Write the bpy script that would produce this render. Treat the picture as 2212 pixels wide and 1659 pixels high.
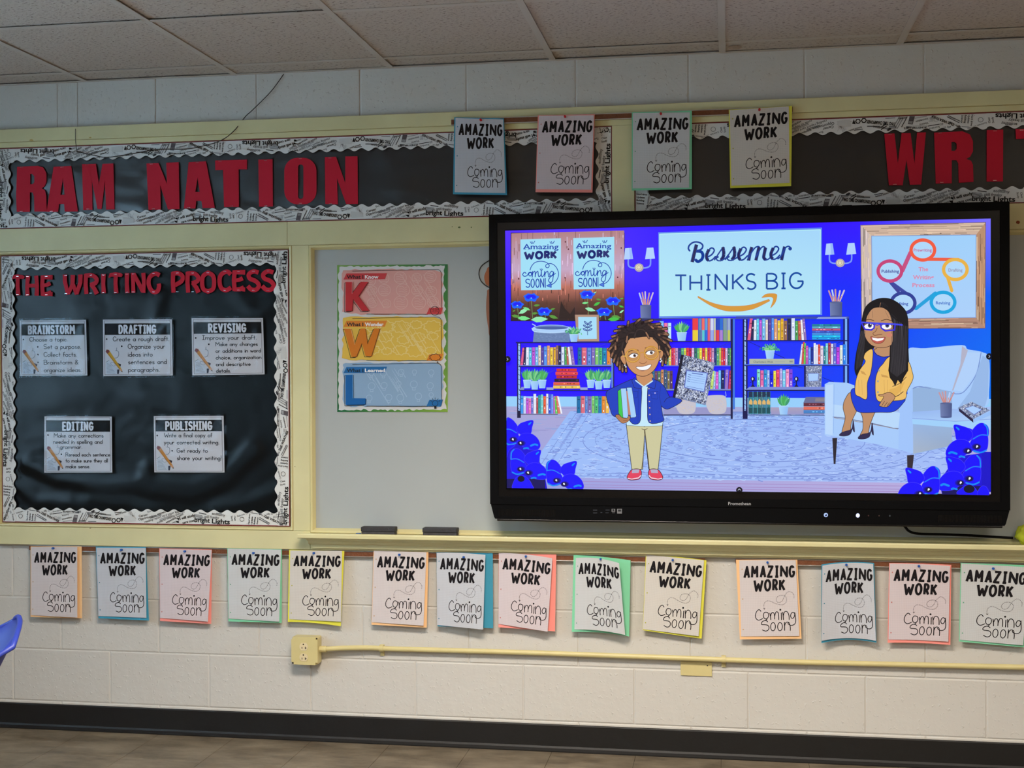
import bpy, bmesh, math, random
from mathutils import Vector, Matrix
from mathutils.geometry import tessellate_polygon
random.seed(7)
LAMP_W = {(4, 3): 108, (8, 3): 28, (4, 7): 70, (8, 7): 32}      # watts of each ceiling lamp; beam spread cut to darken the upper wall
LAMP_SPREAD = 150
WIN_W = (95, 65)
CHAIR = (-1.885, -1.83, 0, 2.1)
for o in list(bpy.data.objects): bpy.data.objects.remove(o)
SC = bpy.context.scene
COL = SC.collection
# ------------------------------------------------------------------ camera (solved from the block joints, ceiling grid and rails)
FPX, YAW, PIT, ROL, CAMD, CH = 2790.54, -0.166536, -0.0058716, -0.0044717, 4.68041, 1.370
_f = Vector((math.sin(YAW)*math.cos(PIT), math.cos(YAW)*math.cos(PIT), math.sin(PIT)))
_r = Vector((math.cos(YAW), -math.sin(YAW), 0)); _u = _r.cross(_f)
RT = _r*math.cos(ROL)+_u*math.sin(ROL); UP = -_r*math.sin(ROL)+_u*math.cos(ROL); FW = _f
CAM = Vector((0, -CAMD, CH))
cd = bpy.data.cameras.new('camera'); cam = bpy.data.objects.new('camera', cd); COL.objects.link(cam)
M = Matrix.Identity(4)
for i in range(3):
    M[i][0] = RT[i]; M[i][1] = UP[i]; M[i][2] = -FW[i]; M[i][3] = CAM[i]
cam.matrix_world = M
cd.sensor_width = 36; cd.lens = FPX/2212*36; cd.clip_start = .05
SC.camera = cam
def P(px, py, d=0.0):
    """photo pixel -> world point at distance d in front of the back wall"""
    v = FW + RT*((px-1106)/FPX) - UP*((py-829.5)/FPX)
    return CAM + v*((-d+CAMD)/v.y)
# ------------------------------------------------------------------ world, exposure, lamps
SC.view_settings.view_transform = 'Standard'; SC.view_settings.look = 'None'
SC.view_settings.exposure = 0.0; SC.view_settings.gamma = 1.0; SC.view_settings.use_curve_mapping = False
W = bpy.data.worlds.new('daylight'); SC.world = W; W.use_nodes = True
W.node_tree.nodes['Background'].inputs[0].default_value = (.55, .75, 1, 1)
W.node_tree.nodes['Background'].inputs[1].default_value = 1.0
def area(name, loc, sx, sy, power, col, rot):
    l = bpy.data.lights.new(name, 'AREA'); l.shape = 'RECTANGLE'; l.size = sx; l.size_y = sy; l.energy = power; l.color = col
    o = bpy.data.objects.new(name, l); COL.objects.link(o); o.location = loc; o.rotation_euler = rot
    return o
CEIL = 2.521
X0, X1, YB = -3.75, 3.25, -7.2          # room: side walls and the wall behind the camera
TX = [-.02+.6096*k for k in range(-6, 6)]
TY = [-.145-.6096*k for k in range(0, 12)]
TROFF = [(4, 3), (8, 3), (4, 7), (8, 7)]     # grid cells (first of two, row) holding a lamp
for (i, j) in TROFF:
    area('troffer_light', (TX[i]+.6096, TY[j]-.3048, CEIL-.004), 1.12, .52, LAMP_W[(i, j)], (1, .90, .79), (0, 0, 0)).data.spread = math.radians(LAMP_SPREAD)
for k, yc in enumerate((-1.9, -4.2)):
    area('window_daylight', (X0-.12, yc, 1.55), 1.6, 1.25, WIN_W[k], (.52, .78, 1), (0, -math.pi/2, 0))
# ------------------------------------------------------------------ materials
def lin(c):
    if isinstance(c, str): c = tuple(int(c[i:i+2], 16) for i in (0, 2, 4))
    return tuple((x/255/12.92 if x/255 <= .04045 else ((x/255+.055)/1.055)**2.4) for x in c)
def mat(name, c, rough=.6, bump=0, scale=40, var=0, vscale=3, metal=0, spec=.5, detail=3, dist=.01, c2=None, coat=0):
    m = bpy.data.materials.new(name); m.use_nodes = True; nt = m.node_tree; N = nt.nodes; L = nt.links
    b = N['Principled BSDF']; b.inputs['Roughness'].default_value = rough; b.inputs['Metallic'].default_value = metal
    b.inputs['Specular IOR Level'].default_value = spec; b.inputs['Coat Weight'].default_value = coat
    col = lin(c); b.inputs['Base Color'].default_value = (*col, 1)
    tc = N.new('ShaderNodeTexCoord')
    if var or c2:
        n = N.new('ShaderNodeTexNoise'); n.inputs['Scale'].default_value = vscale; n.inputs['Detail'].default_value = 5
        L.new(tc.outputs['Object'], n.inputs['Vector'])
        r = N.new('ShaderNodeValToRGB'); L.new(n.outputs['Fac'], r.inputs['Fac']); L.new(r.outputs[0], b.inputs['Base Color'])
        d = lin(c2) if c2 else tuple(x*(1-var) for x in col)
        r.color_ramp.elements[0].position = .35; r.color_ramp.elements[0].color = (*d, 1)
        r.color_ramp.elements[1].position = .65; r.color_ramp.elements[1].color = (*col, 1)
    if bump:
        n = N.new('ShaderNodeTexNoise'); n.inputs['Scale'].default_value = scale; n.inputs['Detail'].default_value = detail
        L.new(tc.outputs['Object'], n.inputs['Vector'])
        p = N.new('ShaderNodeBump'); p.inputs['Strength'].default_value = bump; p.inputs['Distance'].default_value = dist
        L.new(n.outputs['Fac'], p.inputs['Height']); L.new(p.outputs[0], b.inputs['Normal'])
    return m
def colmat(name, emit=0, rough=.6, coat=0, spec=.5):
    m = bpy.data.materials.new(name); m.use_nodes = True; nt = m.node_tree; b = nt.nodes['Principled BSDF']
    a = nt.nodes.new('ShaderNodeVertexColor'); a.layer_name = 'Col'
    b.inputs['Roughness'].default_value = rough; b.inputs['Coat Weight'].default_value = coat; b.inputs['Specular IOR Level'].default_value = spec
    if emit:
        b.inputs['Base Color'].default_value = (.01, .01, .012, 1); b.inputs['Specular IOR Level'].default_value = .25
        nt.links.new(a.outputs[0], b.inputs['Emission Color']); b.inputs['Emission Strength'].default_value = emit
    else: nt.links.new(a.outputs[0], b.inputs['Base Color'])
    return m
def wallmat():
    m = mat('painted_block', (207, 204, 197), .55, .35, 26, .05, 1.2, detail=6, dist=.006)
    nt = m.node_tree; N = nt.nodes; L = nt.links; b = N['Principled BSDF']
    tc = [n for n in N if n.type == 'TEX_COORD'][0]
    v = N.new('ShaderNodeTexNoise'); v.inputs['Scale'].default_value = 70; v.inputs['Detail'].default_value = 2
    L.new(tc.outputs['Object'], v.inputs['Vector'])
    r = N.new('ShaderNodeMapRange'); r.inputs[1].default_value = .62; r.inputs[2].default_value = .75; L.new(v.outputs['Fac'], r.inputs[0])
    p2 = N.new('ShaderNodeBump'); p2.inputs['Strength'].default_value = .45; p2.inputs['Distance'].default_value = .003; L.new(r.outputs[0], p2.inputs['Height'])
    p1 = [n for n in N if n.type == 'BUMP' and n != p2][0]; L.new(p1.outputs[0], p2.inputs['Normal']); L.new(p2.outputs[0], b.inputs['Normal'])
    return m
M_WALL = wallmat()
M_CREAM = mat('cream_paint', (220, 213, 163), .42, .25, 14, .08, 5, detail=5, dist=.004)
M_CREAM2 = mat('cream_paint_plain', (216, 206, 152), .4, .1, 30, .05, 8, dist=.002)
M_WHITEB = mat('whiteboard_enamel', (176, 182, 181), .16, .02, 3, .03, 2, coat=.3)
M_BLACK = mat('black_plastic', (5, 6, 9), .5, .15, 300, dist=.0005, spec=.1)
M_BLACK2 = mat('black_bezel', (8, 8, 11), .25, spec=.4)
M_WALLR = mat('tan_wall', (150, 138, 120), .7, .1, 20)
M_BASE = mat('black_rubber', (16, 15, 15), .55, .1, 30, .3, 4)
M_CORK = mat('brown_cork', (122, 72, 42), .8, .3, 200, .25, 60)
M_ALU = mat('aluminium', (190, 188, 182), .35, metal=.8)
M_CEIL = None
def ceilmat():
    m = mat('ceiling_tile', (196, 186, 176), .9, .6, 90, detail=4, dist=.003)
    nt = m.node_tree; N = nt.nodes; L = nt.links; b = N['Principled BSDF']
    g = N.new('ShaderNodeNewGeometry'); mp = N.new('ShaderNodeMapping'); mp.inputs['Scale'].default_value = (60, 130, 60); mp.inputs['Rotation'].default_value = (0, 0, .5)
    L.new(g.outputs['Position'], mp.inputs[0])
    n = N.new('ShaderNodeTexNoise'); n.inputs['Scale'].default_value = 1.3; n.inputs['Detail'].default_value = 3; L.new(mp.outputs[0], n.inputs['Vector'])
    r = N.new('ShaderNodeValToRGB'); L.new(n.outputs['Fac'], r.inputs[0]); L.new(r.outputs[0], b.inputs['Base Color'])
    r.color_ramp.elements[0].position = .33; r.color_ramp.elements[0].color = (*lin((112, 101, 92)), 1)
    r.color_ramp.elements[1].position = .42; r.color_ramp.elements[1].color = (*lin((190, 180, 170)), 1)
    return m
M_CEIL = ceilmat()
M_TEE = mat('white_tee', (192, 185, 176), .6, spec=.2)
M_TILE = mat('floor_vinyl', (134, 122, 103), .4, .1, 8, .0, 5, c2=(84, 74, 60), detail=4)
_nt = M_TILE.node_tree; _g = _nt.nodes.new('ShaderNodeNewGeometry'); _mp = _nt.nodes.new('ShaderNodeMapping'); _mp.inputs['Scale'].default_value = (1, 2.4, 1); _nt.links.new(_g.outputs['Position'], _mp.inputs[0])
for _n in list(_nt.nodes):
    if _n.type == 'TEX_NOISE': _nt.links.new(_mp.outputs[0], _n.inputs['Vector']); _n.inputs['Detail'].default_value = 9; _n.inputs['Roughness'].default_value = .72
M_JOINT = mat('floor_joint', (92, 82, 68), .7)
M_RED = mat('red_card', (200, 32, 54), .6, .15, 200, dist=.0005, spec=.2)
M_REDEDGE = mat('dark_red_paper', (120, 28, 30), .6)
M_PRINT = colmat('printed_colours', rough=.6, spec=.2)
M_PRINTG = colmat('glossy_print', rough=.3, spec=.4)
M_SCREEN = colmat('lit_screen', emit=1.0, rough=.3)
M_STEEL = mat('staple_steel', (210, 210, 210), .25, metal=1)
# ------------------------------------------------------------------ object helpers
def link(name, me, m=None, parent=None, loc=(0, 0, 0)):
    o = bpy.data.objects.new(name, me); COL.objects.link(o); o.location = loc
    if m is not None and me is not None:
        me.materials.clear()
        for x in (m if isinstance(m, (list, tuple)) else [m]): me.materials.append(x)
    if parent is not None: o.parent = parent
    return o
def root_loc(p):
    v = Vector((0, 0, 0))
    while p is not None: v += p.location; p = p.parent
    return v
def obj(name, bm, m, parent=None, smooth=False):
    """bm in world coordinates; becomes one object with its origin at the thing (or its own centre)"""
    if parent is not None: off = root_loc(parent)
    else:
        co = [v.co for v in bm.verts]; off = Vector([(min(c[i] for c in co)+max(c[i] for c in co))/2 for i in range(3)])
    for v in bm.verts: v.co -= off
    me = bpy.data.meshes.new(name); bm.to_mesh(me); bm.free()
    if smooth:
        for p in me.polygons: p.use_smooth = True
    return link(name, me, m, parent, (0, 0, 0) if parent is not None else off)
def tag(o, label, cat, group=None):
    o['label'] = label; o['category'] = cat
    if group: o['group'] = group
    return o
def thing(name, label, cat, loc, group=None):
    o = bpy.data.objects.new(name, None); COL.objects.link(o); o.location = loc; o.empty_display_size = .05
    return tag(o, label, cat, group)
def struct(o): o['kind'] = 'structure'; return o
def BM(): return bmesh.new()
def box(bm, x0, x1, y0, y1, z0, z1, bev=0):
    b = bmesh.new()
    bmesh.ops.create_cube(b, size=1)
    for v in b.verts: v.co = Vector(((x0+x1)/2+v.co.x*(x1-x0), (y0+y1)/2+v.co.y*(y1-y0), (z0+z1)/2+v.co.z*(z1-z0)))
    if bev: bmesh.ops.bevel(b, geom=list(b.edges), offset=bev, segments=2, profile=.5, affect='EDGES')
    add(bm, b); return bm
def add(bm, b, mtx=None):
    if mtx is not None: bmesh.ops.transform(b, matrix=mtx, verts=b.verts)
    me = bpy.data.meshes.new('t'); b.to_mesh(me); b.free(); bm.from_mesh(me); bpy.data.meshes.remove(me)
def cyl(bm, p0, p1, r, n=16, r2=None, caps=True):
    p0, p1 = Vector(p0), Vector(p1); b = bmesh.new(); L = (p1-p0).length
    bmesh.ops.create_cone(b, cap_ends=caps, segments=n, radius1=r, radius2=r if r2 is None else r2, depth=L)
    add(bm, b, Matrix.Translation((p0+p1)/2) @ (p1-p0).to_track_quat('Z', 'Y').to_matrix().to_4x4()); return bm
def tube(bm, pts, r, n=8):
    pts = [Vector(p) for p in pts]; rings = []
    for i, p in enumerate(pts):
        t = (pts[min(i+1, len(pts)-1)]-pts[max(i-1, 0)]).normalized()
        a = t.cross(Vector((0, 1, 0)) if abs(t.y) < .9 else Vector((1, 0, 0))).normalized(); c = t.cross(a)
        rr = r[i] if isinstance(r, (list, tuple)) else r
        rings.append([bm.verts.new(p+a*rr*math.cos(2*math.pi*k/n)+c*rr*math.sin(2*math.pi*k/n)) for k in range(n)])
    for A, B in zip(rings, rings[1:]):
        for k in range(n): bm.faces.new((A[k], A[(k+1) % n], B[(k+1) % n], B[k]))
    bm.faces.new(rings[0][::-1]); bm.faces.new(rings[-1]); return bm
def prism(bm, pts, d0, d1, holes=()):
    """outline in x,z (world), extruded between distances d0<d1 out of the wall"""
    loops = [[Vector((p[0], p[1], 0)) for p in pts]]+[[Vector((p[0], p[1], 0)) for p in h] for h in holes]
    tris = tessellate_polygon(loops); flat = [p for l in loops for p in l]
    F = [bm.verts.new((p.x, -d1, p.y)) for p in flat]; B = [bm.verts.new((p.x, -d0, p.y)) for p in flat]
    for t in tris:
        try:
            a, b, c = [flat[i] for i in t]; ccw = (b.x-a.x)*(c.y-a.y)-(b.y-a.y)*(c.x-a.x) > 0
            bm.faces.new([F[i] for i in (t if ccw else t[::-1])])
            bm.faces.new([B[i] for i in (t[::-1] if ccw else t)])
        except ValueError: pass
    k = 0
    for l in loops:
        n = len(l)
        for i in range(n):
            try: bm.faces.new((F[k+i], F[k+(i+1) % n], B[k+(i+1) % n], B[k+i]))
            except ValueError: pass
        k += n
    bmesh.ops.recalc_face_normals(bm, faces=bm.faces[:])
    return bm
def smoothpts(pts, n=6, closed=False):
    out = []; m = len(pts); rng = range(m if closed else m-1)
    g = (lambda i: pts[i % m]) if closed else (lambda i: pts[max(0, min(m-1, i))])
    for i in rng:
        a, b, c, d = g(i-1), g(i), g(i+1), g(i+2)
        for k in range(n):
            t = k/n
            out.append(tuple(.5*(2*b[j]+(c[j]-a[j])*t+(2*a[j]-5*b[j]+4*c[j]-d[j])*t*t+(3*b[j]-a[j]-3*c[j]+d[j])*t**3) for j in range(len(b))))
    if not closed: out.append(tuple(pts[-1]))
    return out
# ------------------------------------------------------------------ stroke lettering (all glyphs drawn here)
def arc(cx, cy, rx, ry, a0, a1, n=10):
    return [(cx+rx*math.cos(math.radians(a0+(a1-a0)*i/n)), cy+ry*math.sin(math.radians(a0+(a1-a0)*i/n))) for i in range(n+1)]
G = {
'A': (.6, [[(0, 0), (.3, 1), (.6, 0)], [(.11, .32), (.49, .32)]]),
'B': (.52, [[(0, 0), (0, 1)], [(0, 1), (.25, 1)]+arc(.25, .76, .23, .24, 90, -90)+[(0, .52)], [(.25, .52)]+arc(.27, .26, .25, .26, 90, -90)+[(0, 0)]]),
'C': (.55, [arc(.3, .5, .3, .5, 40, 320, 16)]),
'D': (.55, [[(0, 0), (0, 1)], [(0, 1), (.2, 1)]+arc(.2, .5, .35, .5, 90, -90, 14)+[(0, 0)]]),
'E': (.48, [[(.48, 1), (0, 1), (0, 0), (.48, 0)], [(0, .52), (.4, .52)]]),
'F': (.46, [[(.46, 1), (0, 1), (0, 0)], [(0, .5), (.38, .5)]]),
'G': (.58, [arc(.3, .5, .3, .5, 42, 335, 16)+[(.58, .3), (.58, .46), (.34, .46)]]),
'H': (.55, [[(0, 0), (0, 1)], [(.55, 0), (.55, 1)], [(0, .5), (.55, .5)]]),
'I': (.36, [[(.18, 0), (.18, 1)], [(0, 1), (.36, 1)], [(0, 0), (.36, 0)]]),
'|': (.1, [[(.05, 0), (.05, 1)]]),
'K': (.55, [[(0, 0), (0, 1)], [(.52, 1), (.03, .42)], [(.16, .56), (.55, 0)]]),
'L': (.46, [[(0, 1), (0, 0), (.46, 0)]]),
'M': (.7, [[(0, 0), (.03, 1), (.35, .4), (.67, 1), (.7, 0)]]),
'N': (.55, [[(0, 0), (0, 1), (.55, 0), (.55, 1)]]),
'O': (.58, [arc(.29, .5, .29, .5, 90, 450, 22)]),
'P': (.5, [[(0, 0), (0, 1), (.25, 1)]+arc(.25, .74, .25, .26, 90, -90)+[(0, .48)]]),
'R': (.55, [[(0, 0), (0, 1), (.25, 1)]+arc(.25, .74, .25, .26, 90, -90)+[(0, .48)], [(.22, .48), (.55, 0)]]),
'S': (.52, [arc(.27, .75, .25, .25, 35, 270, 10)+arc(.27, .25, .25, .25, 90, -145, 10)]),
'T': (.56, [[(0, 1), (.56, 1)], [(.28, 1), (.28, 0)]]),
'U': (.55, [[(0, 1), (0, .28)]+arc(.275, .28, .275, .28, 180, 360)+[(.55, 1)]]),
'V': (.56, [[(0, 1), (.28, 0), (.56, 1)]]),
'W': (.85, [[(0, 1), (.22, 0), (.425, .62), (.63, 0), (.85, 1)]]),
'Z': (.52, [[(0, 1), (.5, 1), (0, 0), (.52, 0)]]),
'!': (.1, [[(.05, .3), (.05, 1)], [(.05, 0), (.05, .02)]]),
'.': (.08, [[(.04, 0), (.04, .02)]]), ',': (.08, [[(.05, .03), (.02, -.1)]]), '&': (.5, [[(.5, 0), (.12, .65)]+arc(.25, .8, .14, .18, 200, -60, 8)+[(.05, .3)]+arc(.2, .2, .18, .2, 160, 330, 8)+[(.5, .4)]]),
' ': (.28, []),
'a': (.42, [arc(.2, .25, .2, .25, 0, 360, 14), [(.41, .5), (.41, 0)]]),
'b': (.42, [arc(.22, .25, .2, .25, 0, 360, 14), [(0.01, 1), (0.01, 0)]]),
'c': (.38, [arc(.21, .25, .2, .25, 45, 315, 12)]),
'd': (.42, [arc(.2, .25, .2, .25, 0, 360, 14), [(.41, 1), (.41, 0)]]),
'e': (.4, [[(.02, .27), (.39, .27)]+arc(.21, .25, .19, .25, 5, 310, 12)]),
'f': (.26, [[(.26, .93)]+arc(.18, .8, .1, .18, 60, 180, 5)+[(.08, 0)], [(0, .5), (.24, .5)]]),
'g': (.42, [arc(.2, .25, .2, .25, 0, 360, 14), [(.41, .5), (.41, -.15)]+arc(.22, -.15, .19, .17, 0, -150, 7)]),
'h': (.38, [[(0, 1), (0, 0)], [(0, .28)]+arc(.19, .3, .18, .2, 170, 0, 8)+[(.37, 0)]]),
'i': (.05, [[(.02, .5), (.02, 0)], [(.02, .74), (.02, .76)]]),
'k': (.34, [[(0, 1), (0, 0)], [(.3, .5), (.02, .2)], [(.1, .28), (.34, 0)]]),
'l': (.05, [[(.02, 1), (.02, 0)]]),
'm': (.62, [[(0, .5), (0, 0)], [(0, .28)]+arc(.155, .32, .15, .18, 170, 0, 7)+[(.31, 0)], [(.31, .28)]+arc(.465, .32, .15, .18, 170, 0, 7)+[(.62, 0)]]),
'n': (.37, [[(0, .5), (0, 0)], [(0, .28)]+arc(.19, .3, .18, .2, 170, 0, 8)+[(.37, 0)]]),
'o': (.42, [arc(.21, .25, .21, .25, 0, 360, 16)]),
'p': (.42, [arc(.22, .25, .2, .25, 0, 360, 14), [(0.01, .5), (0.01, -.32)]]),
'r': (.24, [[(0, .5), (0, 0)], [(0, .26)]+arc(.16, .3, .15, .2, 170, 60, 5)]),
's': (.32, [arc(.17, .375, .14, .125, 40, 270, 7)+arc(.17, .125, .15, .125, 90, -145, 7)]),
't': (.26, [[(.12, .85), (.12, 0)], [(0, .5), (.25, .5)]]),
'u': (.38, [[(0, .5), (0, .18)]+arc(.18, .2, .18, .2, 190, 350, 8)+[(.37, .5), (.37, 0)]]),
'v': (.36, [[(0, .5), (.18, 0), (.36, .5)]]),
'w': (.54, [[(0, .5), (.13, 0), (.27, .45), (.4, 0), (.54, .5)]]),
'x': (.34, [[(0, .5), (.34, 0)], [(.34, .5), (0, 0)]]),
'y': (.36, [[(0, .5), (.18, .02)], [(.36, .5), (.08, -.32)]]),
'z': (.34, [[(0, .5), (.33, .5), (0, 0), (.34, 0)]]),
}
# ------------------------------------------------------------------ flat print: polygons on a mapped plane
_fc = {}
def ftext(s, bold=0):
    k = (s, bold)
    if k in _fc: return _fc[k]
    c = bpy.data.curves.new('f', 'FONT'); c.body = s; c.size = 1; c.offset = bold; c.resolution_u = 2
    o = bpy.data.objects.new('f', c); COL.objects.link(o)
    me = bpy.data.meshes.new_from_object(o.evaluated_get(bpy.context.evaluated_depsgraph_get()))
    vs = [(v.co.x, v.co.y) for v in me.vertices]; fs = [tuple(p.vertices) for p in me.polygons]
    bpy.data.objects.remove(o); bpy.data.curves.remove(c); bpy.data.meshes.remove(me)
    x = [v[0] for v in vs]; _fc[k] = (vs, fs, min(x), max(x)); return _fc[k]
class Canvas:
    def __init__(s, mapf, step=3e-5, base=2e-4):
        s.map = mapf; s.v = []; s.f = []; s.c = []; s.k = 0; s.step = step; s.base = base; s.T = (0, 0, 1); s.clip = None
    def at(s, ox, oy, k): s.T = (ox, oy, k); return s
    def tr(s, p): return (s.T[0]+p[0]*s.T[2], s.T[1]+p[1]*s.T[2])
    def raw(s, vs, fs, cols, layer=True, pre=False, jit=False):
        if layer: s.k += 1
        o = len(s.v); off = s.base+s.k*s.step
        q = vs if pre else [s.tr(p) for p in vs]
        if s.clip:
            q = [s.clip(p) for p in q]
        if jit:
            dj = [0]*len(q)
            for j, f in enumerate(fs):
                for i in f: dj[i] = (j % 6)*3e-6
            s.v += [s.map(p[0], p[1], off+e) for p, e in zip(q, dj)]
        else: s.v += [s.map(p[0], p[1], off) for p in q]
        s.f += [tuple(o+i for i in f) for f in fs]
        s.c += (cols if isinstance(cols, list) else [lin(cols)]*len(vs))
    def poly(s, pts, col, layer=True, holes=()):
        pts = [tuple(p) for p in pts]
        loops = [[Vector((p[0], p[1], 0)) for p in l] for l in [pts]+list(holes)]
        s.raw([p for l in [pts]+list(holes) for p in l], [tuple(t) for t in tessellate_polygon(loops)], col, layer)
    def sm(s, pts, col, n=5, layer=True): s.poly(smoothpts(pts, n, True), col, layer)
    def smo(s, pts, col, oc, w, n=5):
        q = smoothpts(pts, n, True); s.stroke(q+[q[0]], w*1.8, oc); s.poly(q, col)
    def plo(s, pts, col, oc, w): s.stroke(list(pts)+[pts[0]], w*1.8, oc); s.poly(pts, col)
    def rect(s, x0, y0, x1, y1, col, layer=True): s.raw([(x0, y0), (x1, y0), (x1, y1), (x0, y1)], [(0, 1, 2, 3)], col, layer)
    def grad(s, x0, y0, x1, y1, ctl, ctr, cbr, cbl): s.raw([(x0, y0), (x1, y0), (x1, y1), (x0, y1)], [(0, 1, 2, 3)], [lin(c) for c in (ctl, ctr, cbr, cbl)])
    def quad(s, p, cols): s.raw(p, [(0, 1, 2, 3)], [lin(c) for c in cols])
    def ell(s, cx, cy, rx, ry, col, n=20, rot=0, layer=True):
        ca, sa = math.cos(rot), math.sin(rot)
        s.raw([(cx+rx*math.cos(2*math.pi*i/n)*ca-ry*math.sin(2*math.pi*i/n)*sa, cy+rx*math.cos(2*math.pi*i/n)*sa+ry*math.sin(2*math.pi*i/n)*ca) for i in range(n)], [tuple(range(n))], col, layer)
    def ring(s, cx, cy, rx, ry, w, col, n=28, rot=0):
        ca, sa = math.cos(rot), math.sin(rot)
        q = [(cx+rx*math.cos(2*math.pi*i/n)*ca-ry*math.sin(2*math.pi*i/n)*sa, cy+rx*math.cos(2*math.pi*i/n)*sa+ry*math.sin(2*math.pi*i/n)*ca) for i in range(n+1)]
        s.stroke(q, w, col)
    def stroke(s, pts, w, col, smooth=0, layer=True, cap=True):
        if smooth: pts = smoothpts(pts, smooth)
        vs = []; fs = []; n = len(pts)
        W_ = w if isinstance(w, (list, tuple)) else None
        ws = [(W_[0]+(W_[1]-W_[0])*i/max(1, n-1))/2 if W_ else w/2 for i in range(n)]
        for i in range(n-1):
            a, b = pts[i], pts[i+1]; dx, dy = b[0]-a[0], b[1]-a[1]; L = math.hypot(dx, dy)
            if L < 1e-9: continue
            nx, ny = -dy/L, dx/L; o = len(vs)
            vs += [(a[0]+nx*ws[i], a[1]+ny*ws[i]), (b[0]+nx*ws[i+1], b[1]+ny*ws[i+1]), (b[0]-nx*ws[i+1], b[1]-ny*ws[i+1]), (a[0]-nx*ws[i], a[1]-ny*ws[i])]
            fs.append((o, o+1, o+2, o+3))
        for i in range(n):
            if (i in (0, n-1)) and not cap: continue
            if 0 < i < n-1:
                a, b, c = pts[i-1], pts[i], pts[i+1]
                t1 = math.atan2(b[1]-a[1], b[0]-a[0]); t2 = math.atan2(c[1]-b[1], c[0]-b[0])
                if abs((t2-t1+math.pi) % (2*math.pi)-math.pi) < .12: continue
            o = len(vs); vs += [(pts[i][0]+ws[i]*math.cos(k*math.pi/4), pts[i][1]+ws[i]*math.sin(k*math.pi/4)) for k in range(8)]; fs.append(tuple(range(o, o+8)))
        if vs: s.raw(vs, fs, col, layer, jit=s.step > 5.5e-6 or s.step == 0)
    def glyph(s, ch, x0, y0, x1, y1, w, col, cap=True):
        """stroke glyph fitted in the box (y down)"""
        paths = G[ch][1]; allp = [p for q in paths for p in q]
        ax, bx = min(p[0] for p in allp), max(p[0] for p in allp); ay, by = min(p[1] for p in allp), max(p[1] for p in allp)
        h = w/2; sx = (x1-x0-w)/max(bx-ax, 1e-6) if bx-ax > .02 else 0; sy = (y1-y0-w)/(by-ay)
        cx = (x0+x1)/2 if sx == 0 else None
        s.k += 1
        for q in paths: s.stroke([((cx if cx is not None else x0+h+(p[0]-ax)*sx), y1-h-(p[1]-ay)*sy) for p in q], w, col, layer=False, cap=cap)
    def stext(s, txt, x, y, size, w, col, x1=None, gap=.13, yd=1):
        """stroke text, baseline y, y down"""
        tot = sum(G[c][0]+gap for c in txt)-gap
        xs = (x1-x)/tot if x1 else size
        s.k += 1; cx = x
        for c in txt:
            for q in G[c][1]: s.stroke([(cx+p[0]*xs, y-yd*p[1]*size) for p in q], w, col, layer=False)
            cx += (G[c][0]+gap)*xs
    def text(s, txt, x, y, size, col, bold=0, x1=None, rot=0, shear=0, yd=1, anchor=None):
        vs, fs, a, b = ftext(txt, bold)
        kx = (x1-x)/(b-a) if x1 is not None else size
        if anchor == 'c': x -= (b-a)*kx/2
        ca, sa = math.cos(rot), math.sin(rot); q = []
        for (u, v) in vs:
            X = (u-a+v*shear)*kx; Y = v*size; q.append((x+X*ca-Y*sa, y-yd*(X*sa+Y*ca)))
        s.raw(q, fs, col)
    def build(s, name, m, parent):
        off = root_loc(parent) if parent else Vector((0, 0, 0))
        me = bpy.data.meshes.new(name); me.from_pydata([tuple(v-off) for v in s.v], [], s.f)
        at = me.color_attributes.new('Col', 'FLOAT_COLOR', 'POINT')
        at.data.foreach_set('color', [x for c in s.c for x in (*c, 1)]); me.validate()
        # every face towards the room
        bm = bmesh.new(); bm.from_mesh(me)
        bm.normal_update()
        fl = [f for f in bm.faces if f.normal.y > 0]
        bmesh.ops.reverse_faces(bm, faces=fl); bm.to_mesh(me); bm.free()
        return link(name, me, m, parent)
def pxmap(d): return lambda u, v, o: P(u, v, d+o)
# ================================================================== the setting
BW, BHt = .4064, .2032
ZJ = CH-1.060                      # a bed joint
wall = struct(obj('wall_back', box(BM(), X0-.1, X1+.1, .003, .16, -.02, CEIL+.25), M_WALL))
_bb = box(BM(), -BW/2+.0015, BW/2-.0015, -.0, .05, -BHt/2+.0015, BHt/2-.0015, .0035)
_bme = bpy.data.meshes.new('concrete_block'); _bb.to_mesh(_bme); _bb.free(); _bme.materials.append(M_WALL)
wl = wall.location
def blk(xc, zc, sx=1, sz=1):
    o = link('concrete_block', _bme, None, wall, Vector((xc, random.uniform(0, .0012), zc))-wl); o.scale = (sx, 1, sz)
for r in range(-2, 12):
    zc = ZJ+BHt*(r+.5)
    if 3 <= r <= 8 or zc+.05 > CEIL+.05 or zc < 0: continue
    k0 = -.749+(BW/2 if r % 2 == 0 else 0)
    for k in range(-8, 12):
        xc = k0+BW*(k+.5)
        if not (X0+.02 < xc < X1-.02): continue
        if r == 10 and xc < -2.0 and xc > -2.6:      # a narrow chase stands in the top course here
            xa, xb = xc-BW/2, xc+BW/2
            c1, c2 = P(132, 225).x, P(167, 222).x
            for a, b in ((xa, c1), (c1, c2), (c2, xb)):
                if b-a > .02: blk((a+b)/2, zc, (b-a)/BW, 1)
            continue
        blk(xc, zc)
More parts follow.
